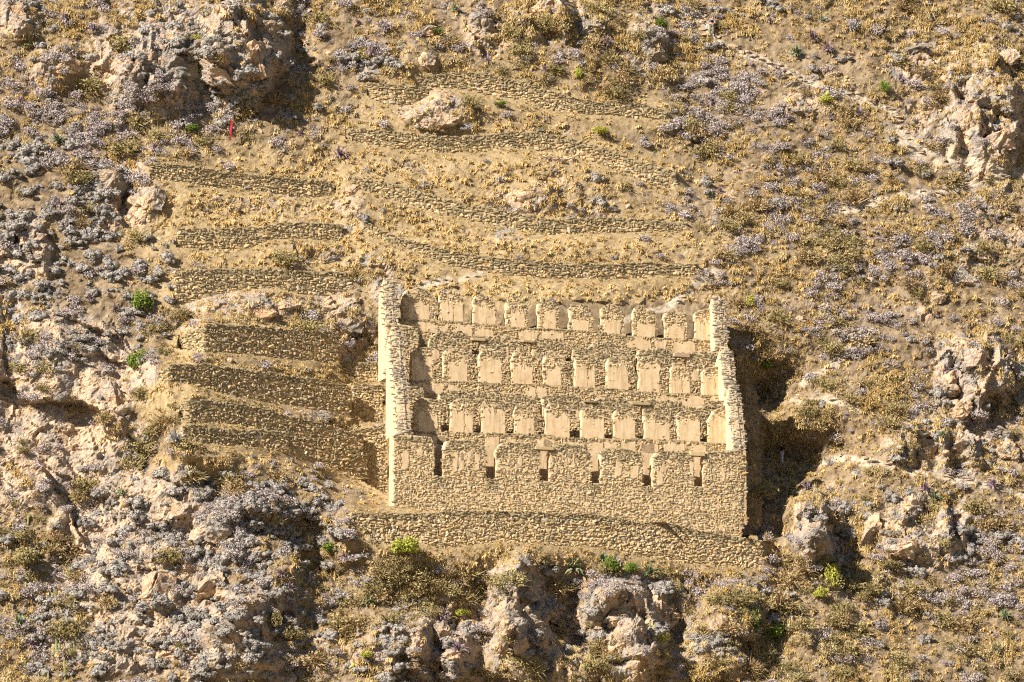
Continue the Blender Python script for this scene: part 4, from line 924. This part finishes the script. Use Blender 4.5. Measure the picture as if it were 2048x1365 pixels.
for i, (cx, cy, rx, ry) in enumerate(BOULD):
    o = bpy.data.objects.new('boulder', BM[i % 14]); C.objects.link(o); sx, sz = rx / 24.5 * 1.12, ry / 24.5 * 1.12
    put(o, hp[i] + np.array([0, min(sx, sz) * .25, 0]), (sx, max(min(sx, sz), .5) * .95, sz), 0, (rng.normal(.12, .1), rng.normal(0, .25)))
    pend(o, ('small ' if rx < 25 else 'big ' if rx > 39 else '') + ('flat rock ledge' if ry < rx * .55 else 'weathered boulder'), 'boulder', cx, cy, 'boulders on the slope')

# ------------------------------------------------------------------ rosettes with dead skirts and dry stalks
def rosette(kind, seed):
    mat = {'g': ROSG, 'p': ROSP, 's': ROSS}[kind]
    return tri_mesh('leaves', *blade_fan(seed, 46, .62, .06, 82, .35, .05), mat), tri_mesh('skirt', *[a * (np.array([1, 1, -.35]) if a.dtype != int else 1) for a in blade_fan(seed + 5, 26, .5, .06, 85, .2, .05)], DEAD)
ROS = {k: [rosette(k, 900 + 17 * i + ord(k)) for i in range(3)] for k in 'gps'}
sv, sf = [], []
for k in range(7):
    z = k / 6 * 1.5; r = .03 + (.035 if 2 < k < 6 else 0) * (k % 2) - .003 * k
    for a in range(5): sv.append((r * math.cos(a * 1.2566) + .05 * math.sin(k), r * math.sin(a * 1.2566), z))
for k in range(6):
    for a in range(5): sf.append((k * 5 + a, k * 5 + (a + 1) % 5, (k + 1) * 5 + (a + 1) % 5, (k + 1) * 5 + a))
STK = np_mesh('flower_stalk', np.array(sv), np.array(sf)); STK.materials.append(STALK)
ROSL = [('s',350,885,27,0),('g',245,990,17,0),('g',1080,1132,26,1),('g',1150,1142,33,1),('g',1205,1120,18,0),('g',1300,1150,24,0),('p',690,1118,20,1),('p',915,1305,26,0),('p',885,1235,20,0),('p',580,1180,18,0),('p',560,1150,16,0),('p',1440,306,17,1),('p',1575,240,16,1),('p',1720,232,18,1),
        ('p',1660,236,13,0),('p',1850,985,24,1),('g',1868,1000,20,0),('p',1985,975,22,0),('s',1704,60,20,0),('p',1625,80,22,1),('p',1655,100,20,0),('g',1592,110,24,0),('g',1645,42,15,0),('p',1540,45,15,0),('s',1460,25,13,0),('s',1375,28,18,1),('p',1422,205,14,0),('p',1090,145,18,0),('p',1150,55,20,0),('p',1212,88,20,0),('p',1110,125,14,0),
        ('p',975,125,16,1),('g',910,20,16,0),('p',680,315,26,0),('s',1000,362,13,0),('p',40,205,16,0),('g',115,285,22,0),('p',290,255,16,1),('p',310,300,20,1),('p',275,220,14,0),('p',140,975,15,0),('p',150,955,12,0),('p',128,42,22,0),('p',185,62,20,0),('p',370,1278,16,0),('p',1615,985,24,0),('s',1540,1280,18,0),('g',2010,1235,20,0),
        ('g',1990,1300,18,0),('g',40,1250,24,0),('s',105,1212,16,0),('p',62,1292,18,0),('p',130,1315,18,0),('p',98,1350,16,0),('p',1070,1290,18,0),('p',1990,445,14,0),('p',1940,352,12,0),('p',1875,630,12,0),('p',1965,645,11,0),('p',1815,575,20,0),('p',715,48,14,0),('p',640,132,16,0),('p',745,110,20,0),('p',770,60,16,0),('s',140,530,13,0),('p',180,600,14,0),('p',230,620,15,0),
        ('s',275,645,9,0),('p',215,385,14,0),('p',120,410,16,0),('g',735,1210,22,0),('s',1165,130,14,0),('p',1235,180,18,0),('p',600,270,14,0),('p',540,230,14,0),('s',460,215,12,0),('s',590,95,12,0),('p',1800,160,17,0),('p',1290,360,12,0),('p',1440,385,14,0),('g',1420,395,13,0),('p',500,1130,16,0),('p',1700,1080,14,0),('p',1890,745,20,0),('g',1545,735,22,0),('s',1880,690,11,0),('g',1885,870,13,0)]
hp = hit([r[1] for r in ROSL], [r[2] for r in ROSL])
for i, (kd, cx, cy, r, stk) in enumerate(ROSL):
    t = bpy.data.objects.new('rosette_plant', None); C.objects.link(t); t.location = hp[i] + np.array([0, 0, -.12]); t.empty_display_size = .2; LOC[t.name] = Vector((0, 0, 0)); s = r / 24.5 * 1.7
    L, K = ROS[kd][i % 3]
    for nm, me in (('leaf_rosette', L), ('dead_leaf_skirt', K)): o = bpy.data.objects.new(nm, me); C.objects.link(o); o.parent = t; o.scale = (s, s, s); o.rotation_euler = [float(q_) for q_ in tilt_euler(.6, float(i))]; o.location = (0, -.15 * s, .12 * s)
    if stk:
        for q in range(stk): o = bpy.data.objects.new('flower_stalk', STK); C.objects.link(o); o.parent = t; o.rotation_euler = (0, .08 * (1 if i % 2 else -1), i); o.scale = (.9, .9, .85)
    pend(t, {'g': 'green spiky rosette', 'p': 'purple spiky rosette', 's': 'silvery spiky rosette'}[kd] + (' with dry stalk' if stk else ''), 'rosette plant', cx, cy, 'spiky rosette plants')

# ------------------------------------------------------------------ green bushes
def bush(cx, cy, rx, ry, mat, desc, seed, n=1300):
    p = hit([cx], [cy + ry * .55])[0]; t = bpy.data.objects.new('green_bush', None); C.objects.link(t); t.location = p; t.empty_display_size = .3
    o = bpy.data.objects.new('crown', tri_mesh('crown', *leaf_cloud(seed, n, .62, .05, 9, 1.0, .3), mat)); C.objects.link(o); o.parent = t; s = rx / 24.5 * 1.5; o.scale = (s, s, s * ry / rx * 1.1); o.location = (0, -.45 * s, -.05)
    o = bpy.data.objects.new('stem', tri_mesh('stem', *twig_cloud(seed + 3, 12, .55, .02, 0), DEAD)); C.objects.link(o); o.parent = t; o.scale = (s, s, s * ry / rx)
    pend(t, desc, 'bush', cx, cy, 'green bushes')
for q, a in enumerate([(288,600,27,34,GREEN,'bright green upright bush'),(277,720,26,32,GREEN,'bright green round bush'),(662,1095,22,16,GREEN,'dark green low bush'),(1225,1130,20,24,GREEN,'fresh green feathery bush'),(1262,1135,16,18,GREEN,'small green feathery bush'),(806,1092,34,26,LIME,'yellow-green spreading bush'),
      (1770,172,14,20,GREEN,'small upright green bush'),(1528,730,24,14,GREEN,'dark green low bush'),(1540,1262,30,26,GREEN,'dark green shaded bush'),(545,1240,20,26,OLIVE,'olive green round bush'),(592,1268,24,22,OLIVE,'olive green spreading bush'),(1508,1240,12,40,GREEN,'tall narrow green bush'),
      (928,1226,18,12,LIME,'lime green leafy bush'),(1324,1278,16,16,LIME,'lime green leafy bush'),(1157,145,9,18,LIME,'lime green upright bush'),(52,1112,36,32,OLIVE,'olive green straggling bush'),(1652,198,18,11,LIME,'yellow-green low bush'),(875,62,12,12,GREEN,'small dark green bush'),(1322,45,18,16,GREEN,'dark green shrub'),
      (1000,208,16,8,GREEN,'small green mat'),(1200,260,20,12,LIME,'yellow-green low bush'),(1665,1150,20,40,LIME,'straggling lime leafed bush'),(1640,1185,18,16,LIME,'low lime leafed bush'),(1785,1130,30,14,OLIVE,'olive low bush'),(385,255,18,12,GREEN,'dark green low bush'),(395,75,12,10,LIME,'lime green tuft'),(730,1310,16,10,LIME,'lime green tuft'),
      (1500,600,12,20,LIME,'yellow-green upright bush'),(50,900,14,10,OLIVE,'olive low bush'),(240,400,10,8,OLIVE,'olive low bush')]): bush(*a, 1000 + 7 * q)
# big dry bushes seen one by one
for q, (cx, cy, r) in enumerate([(1705,385,48),(1660,480,36),(1725,330,30),(1500,650,36),(1455,445,34),(850,1150,44),(800,1130,30),(905,1175,30),(1560,1190,52),(1610,1240,40),(1480,1190,36),(1740,1170,40),(1810,1200,44),(1250,130,34),(1230,160,26),(310,650,26),(300,860,24),(1620,800,22),(100,1090,30),(1500,1325,40),(1700,1290,44),(960,1165,28),(745,1165,30),(1560,560,26),(1860,1010,24),(1540,700,30),(1660,820,24),(960,1340,26),(780,1230,32)]):
    p = hit([cx], [cy + r * .4])[0]; o = bpy.data.objects.new('dry_bush', BR[q % 6]); C.objects.link(o); s = r / 24.5 * 1.55; put(o, p + np.array([0, -.25, -.1]), (s, s, s * .85), q, .35); pend(o, 'large dry bush', 'bush', cx, cy, 'large dry bushes')

# ------------------------------------------------------------------ cacti
def cactus(cx, cy, h, arms, seed):
    p = hit([cx], [cy])[0]; t = bpy.data.objects.new('column_cactus', None); C.objects.link(t); t.location = p; t.empty_display_size = .2; r = random.Random(seed)
    for k in range(arms):
        hh = h / 24.5 * (1 if k == 0 else r.uniform(.5, .8)); V, F = [], []; nseg = 6; rad = .075; dx = 0 if k == 0 else r.choice((-1, 1)) * r.uniform(.18, .3)
        for j in range(nseg + 1):
            f_ = j / nseg; rr = rad * (1 if f_ < .85 else .55) * (.85 + .15 * f_)
            for a in range(10): ra = rr * (1 if a % 2 else .72); V.append((ra * math.cos(a * .6283) + dx * min(1, f_ * 3), ra * math.sin(a * .6283), -.1 + f_ * hh))
        for j in range(nseg):
            for a in range(10): F.append((j * 10 + a, j * 10 + (a + 1) % 10, (j + 1) * 10 + (a + 1) % 10, (j + 1) * 10 + a))
        me = np_mesh('cactus_stem', np.array(V), np.array(F)); me.materials.append(CACT); o = bpy.data.objects.new('cactus_stem', me); C.objects.link(o); o.parent = t; o.rotation_euler = (0, r.uniform(-.08, .08), 0)
    pend(t, 'slim green column cactus', 'cactus', cx, cy, 'column cacti')
for q, a in enumerate([(1180,1345,38,2),(1066,1180,26,1),(1175,1212,32,2),(1192,1205,24,1),(1300,1260,18,1),(1155,1335,20,1),(55,1055,30,1),(110,1200,22,2),(112,1320,52,3),(130,1362,44,1),(148,1310,28,1),(50,1335,20,1),(1168,1340,16,1),(96,1362,22,1),(1310,1262,16,1)]): cactus(*a, 50 + q)
def pear(cx, cy, n, seed):
    p = hit([cx], [cy])[0]; t = bpy.data.objects.new('prickly_pear', None); C.objects.link(t); t.location = p; r = random.Random(seed); v, f = IC2; pos = [(0, 0, .12)]
    for k in range(n):
        b = pos[k // 2]; q = b if k == 0 else (b[0] + r.uniform(-.25, .25), b[1] - .03 * k, b[2] + r.uniform(.18, .3)); pos.append(q)
        me = tri_mesh('pad', v * np.array([.15, .035, .2]), f, LIME, True); o = bpy.data.objects.new('pad', me); C.objects.link(o); o.parent = t; o.location = q; o.rotation_euler = (r.uniform(-.3, .3), r.uniform(-.6, .6), r.uniform(-.5, .5))
    pend(t, 'light green prickly pear', 'cactus', cx, cy, 'prickly pears')
pear(706, 1348, 7, 3); pear(1655, 200, 6, 4)

# ------------------------------------------------------------------ stone steps of the upper path
SP = hit([p[0] for P in PATHS[:1] for p in P], [p[1] for P in PATHS[:1] for p in P])
st_root = thing('stepped_path', tuple(SP[len(SP) // 2]), 'narrow footpath of flat grey stone steps descending from the hiker', 'path')
sx_, sy_ = [], []
for k, P in enumerate(PATHS):
    for (ax, ay), (bx, by) in zip(P[:-1], P[1:]):
        L = math.hypot(bx - ax, by - ay); m_ = int(L / (5.0 if k == 0 else 11))
        for j in range(m_): f_ = random.random(); sx_.append(ax + (bx - ax) * f_ + random.gauss(0, 6)); sy_.append(ay + (by - ay) * f_ + random.gauss(0, 4)) if True else None
Q = hit(sx_, sy_)
for i, p in enumerate(Q):
    if blocked(np.array([sx_[i]]), np.array([sy_[i]]))[0]: continue
    o = bpy.data.objects.new('step', RBM) if False else bpy.data.objects.new('step_stone', RB[i % 6]); C.objects.link(o); setpar(o, st_root)
    o.location = Vector(p); s = random.uniform(.4, .95); o.scale = (s, s * .8, s * .28); o.rotation_euler = (random.uniform(-.1, .3), random.uniform(-.15, .15), random.uniform(-.5, .5))
settle()

# ------------------------------------------------------------------ red ribbon on a bent branch
RED = M('red_cloth', .8).out((.42, .03, .035)); NAVY = M('navy_cloth').out((.012, .014, .025)); BLACK = M('black_cloth').out((.008, .008, .010)); BLUE = M('blue_nylon', .6).out((.03, .12, .42)); OLIV = M('olive_cloth').out((.16, .165, .11))
SKIN = M('skin', .6).out((.55, .30, .20)); HAIR = M('dark_hair', .7).out((.02, .014, .01)); WHITE = M('white_cloth').out((.72, .72, .72)); STRAWHAT = M('straw_hat').out((.40, .33, .22))
pm = M('pale_patterned_cloth'); PATT = pm.out(pm.ramp(pm.noise(16, 3), [(.4, (.16,.18,.30)), (.52, (.70,.68,.74)), (.7, (.80,.80,.84))]))
p0 = hit([465], [290])[0]
t = thing('red_ribbon', tuple(p0), 'bright red cloth strip hanging from a bent branch on the upper left slope', 'ribbon')
bm = bmesh.new(); prev = None
for j in range(13):
    f_ = j / 12; y_ = .05 * math.sin(f_ * 7); c = Vector(p0) + Vector((-.08 - .10 * f_ + .02 * math.sin(9 * f_), -.25 + y_, 2.05 - 1.75 * f_)); hw = .07 + .02 * math.sin(5 * f_)
    q = [bm.verts.new(c + Vector((sx, sy, 0))) for sx, sy in ((-hw, 0), (hw, .02), (hw, .035), (-hw, .015))]
    if prev:
        for a in range(4): bm.faces.new((prev[a], prev[(a + 1) % 4], q[(a + 1) % 4], q[a]))
    prev = q
link('cloth_strip', bm_mesh('cloth_strip', bm), RED, t)
def tube(name, pts, rad, mat, parent, seg=6):
    bm = bmesh.new(); prev = None
    for i, c in enumerate(pts):
        c = Vector(c); d = (Vector(pts[min(i + 1, len(pts) - 1)]) - Vector(pts[max(i - 1, 0)])).normalized(); s_ = d.cross(Vector((0.13, 1, .21))).normalized(); u_ = d.cross(s_); r = rad[i] if hasattr(rad, '__len__') else rad
        q = [bm.verts.new(c + (s_ * math.cos(a * 2 * math.pi / seg) + u_ * math.sin(a * 2 * math.pi / seg)) * r) for a in range(seg)]
        if prev:
            for a in range(seg): bm.faces.new((prev[a], prev[(a + 1) % seg], q[(a + 1) % seg], q[a]))
        else: bm.faces.new(q[::-1])
        prev = q
    bm.faces.new(prev); return link(name, bm_mesh(name, bm, True), mat, parent)
tube('branch', [Vector(p0) + Vector(q) for q in ((.75, .1, .1), (.62, -.05, .9), (.42, -.15, 1.5), (.15, -.22, 1.9), (-.1, -.24, 2.08))], (.05, .04, .035, .03, .02), DEAD, t)

# ------------------------------------------------------------------ people
def skin_obj(name, nodes, edges, mat, parent, subd=2, root=0):
    me = bpy.data.meshes.new(name); me.from_pydata([n_[0] for n_ in nodes], edges, []); o = link(name, me, mat, parent)
    md = o.modifiers.new('skin', 'SKIN'); md.use_smooth_shade = True
    for i, n_ in enumerate(nodes):
        sv_ = me.skin_vertices[0].data[i]; r = n_[1]; sv_.radius = r if hasattr(r, '__len__') else (r, r); sv_.use_root = (i == root)
    s_ = o.modifiers.new('subd', 'SUBSURF'); s_.levels = subd; s_.render_levels = subd; return o
def ball(name, c, s, mat, parent, rot=(0, 0, 0)):
    v, f = IC2; me = tri_mesh(name, v, f, mat, True); o = bpy.data.objects.new(name, me); C.objects.link(o); setpar(o, parent); o.location = Vector(c); o.scale = s; o.rotation_euler = rot; return o
def person(foot, label, J, cloth, facing):
    """J: joint positions in a local frame (x right in the picture, y away, z up)"""
    f = Vector(foot); g = lambda k: f + Vector(J[k]); t = thing('person', tuple(foot), label, 'person')
    names = ['pelvis', 'belly', 'chest', 'neck', 'head', 'crown', 'shR', 'elR', 'wrR', 'haR', 'shL', 'elL', 'wrL', 'haL', 'hipR', 'knR', 'anR', 'toR', 'hipL', 'knL', 'anL', 'toL']
    rad = dict(pelvis=.13, belly=.125, chest=.145, neck=.055, head=.095, crown=.085, shR=.06, elR=.045, wrR=.032, haR=.035, shL=.06, elL=.045, wrL=.032, haL=.035, hipR=.09, knR=.06, anR=.04, toR=.038, hipL=.09, knL=.06, anL=.04, toL=.038)
    E = [('pelvis', 'belly'), ('belly', 'chest'), ('chest', 'neck'), ('neck', 'head'), ('head', 'crown')]
    for s_ in 'RL': E += [('chest', 'sh' + s_), ('sh' + s_, 'el' + s_), ('el' + s_, 'wr' + s_), ('wr' + s_, 'ha' + s_), ('pelvis', 'hip' + s_), ('hip' + s_, 'kn' + s_), ('kn' + s_, 'an' + s_), ('an' + s_, 'to' + s_)]
    ix = {n_: i for i, n_ in enumerate(names)}
    skin_obj('body', [(g(n_), rad[n_]) for n_ in names], [(ix[a], ix[b]) for a, b in E], SKIN, t)
    for nm, keys, mat, grow in cloth:
        sub = [n_ for n_ in names if n_ in keys]; jx = {n_: i for i, n_ in enumerate(sub)}
        skin_obj(nm, [(g(n_), rad[n_] + grow) for n_ in sub], [(jx[a], jx[b]) for a, b in E if a in jx and b in jx], mat, t)
    return t, g
foot = hit([1423], [72])[0]; foot = foot + np.array([0, -.15, -.02])
J1 = dict(pelvis=(0, 0, .95), belly=(.02, -.02, 1.1), chest=(.05, -.06, 1.32), neck=(.09, -.12, 1.47), head=(.12, -.19, 1.56), crown=(.12, -.19, 1.66), shR=(.22, -.08, 1.38), elR=(.27, -.10, 1.12), wrR=(.14, -.24, .98), haR=(.07, -.26, .97),
          shL=(-.13, -.06, 1.38), elL=(-.26, -.02, 1.13), wrL=(-.12, -.2, .98), haL=(-.05, -.24, .96), hipR=(.1, 0, .9), knR=(.16, -.12, .5), anR=(.12, -.02, .1), toR=(.16, -.2, .04), hipL=(-.1, 0, .9), knL=(-.12, -.1, .48), anL=(-.14, -.02, .08), toL=(-.18, -.2, .03))
t, g = person(tuple(foot), 'hiker with bowed head in navy tee and olive trousers walking down the upper path', J1,
   [('tee_shirt', ('pelvis', 'belly', 'chest', 'shR', 'shL', 'elR', 'elL') and ('belly', 'chest', 'shR', 'shL'), NAVY, .03), ('trousers', ('pelvis', 'hipR', 'knR', 'anR', 'hipL', 'knL', 'anL'), OLIV, .028)], 0)
ball('hair', g('head') + Vector((0, .03, .1)), (.105, .11, .085), HAIR, t); ball('shoe', g('toL') + Vector((0, .05, 0)), (.06, .14, .05), WHITE, t); ball('shoe', g('toR') + Vector((0, .05, 0)), (.06, .14, .05), WHITE, t)
tube('backpack_strap', [g('shL') + Vector((.05, .06, .06)), g('shL') + Vector((.06, -.13, -.02)), g('belly') + Vector((-.06, -.17, .05))], .035, BLUE, t)
bp = thing('backpack', tuple(g('chest') + Vector((-.05, .2, -.1))), 'blue backpack on the hiker with a white cloth hanging from it', 'backpack')
v, f_ = IC3; vv = np.sign(v) * np.abs(v) ** .6 * np.array([.17, .11, .24]); me = tri_mesh('pack_body', vv, f_, BLUE, True); o = bpy.data.objects.new('pack_body', me); C.objects.link(o); setpar(o, bp); o.location = g('chest') + Vector((-.06, .22, -.08))
o = tube('hanging_cloth', [g('elL') + Vector((-.1, .05, -.12)), g('elL') + Vector((-.14, .04, -.3)), g('elL') + Vector((-.18, .04, -.48))], (.05, .085, .07), WHITE, bp)
foot = hit([1564], [929])[0] + np.array([0, -.2, 0])
J2 = dict(pelvis=(0, 0, .95), belly=(0, 0, 1.1), chest=(-.02, 0, 1.33), neck=(-.04, -.01, 1.48), head=(-.08, -.02, 1.58), crown=(-.08, -.02, 1.68), shR=(-.03, .17, 1.39), elR=(.02, .22, 1.12), wrR=(-.08, .18, .92), haR=(-.12, .18, .87),
          shL=(.0, -.17, 1.39), elL=(.1, -.22, 1.12), wrL=(.06, -.22, .9), haL=(.04, -.22, .84), hipR=(0, .1, .9), knR=(-.05, .1, .5), anR=(-.04, .1, .09), toR=(-.2, .1, .03), hipL=(0, -.1, .9), knL=(.03, -.1, .5), anL=(.06, -.1, .09), toL=(-.1, -.1, .03))
t, g = person(tuple(foot), 'person in long black jacket, pale trousers and sun hat standing in the storehouse shadow', J2,
   [('jacket', ('pelvis', 'belly', 'chest', 'shR', 'elR', 'shL', 'elL', 'hipR'), BLACK, .035), ('trousers', ('pelvis', 'hipR', 'knR', 'anR', 'hipL', 'knL', 'anL'), PATT, .025)], 0)
ball('hair', g('head') + Vector((.04, 0, .05)), (.10, .10, .10), HAIR, t)
h = thing('sun_hat', tuple(g('crown')), 'straw coloured sun hat on the person in black', 'hat'); ball('brim', g('crown') + Vector((0, 0, -.01)), (.21, .21, .02), STRAWHAT, h); ball('crown', g('crown') + Vector((0, 0, .04)), (.11, .11, .08), STRAWHAT, h)
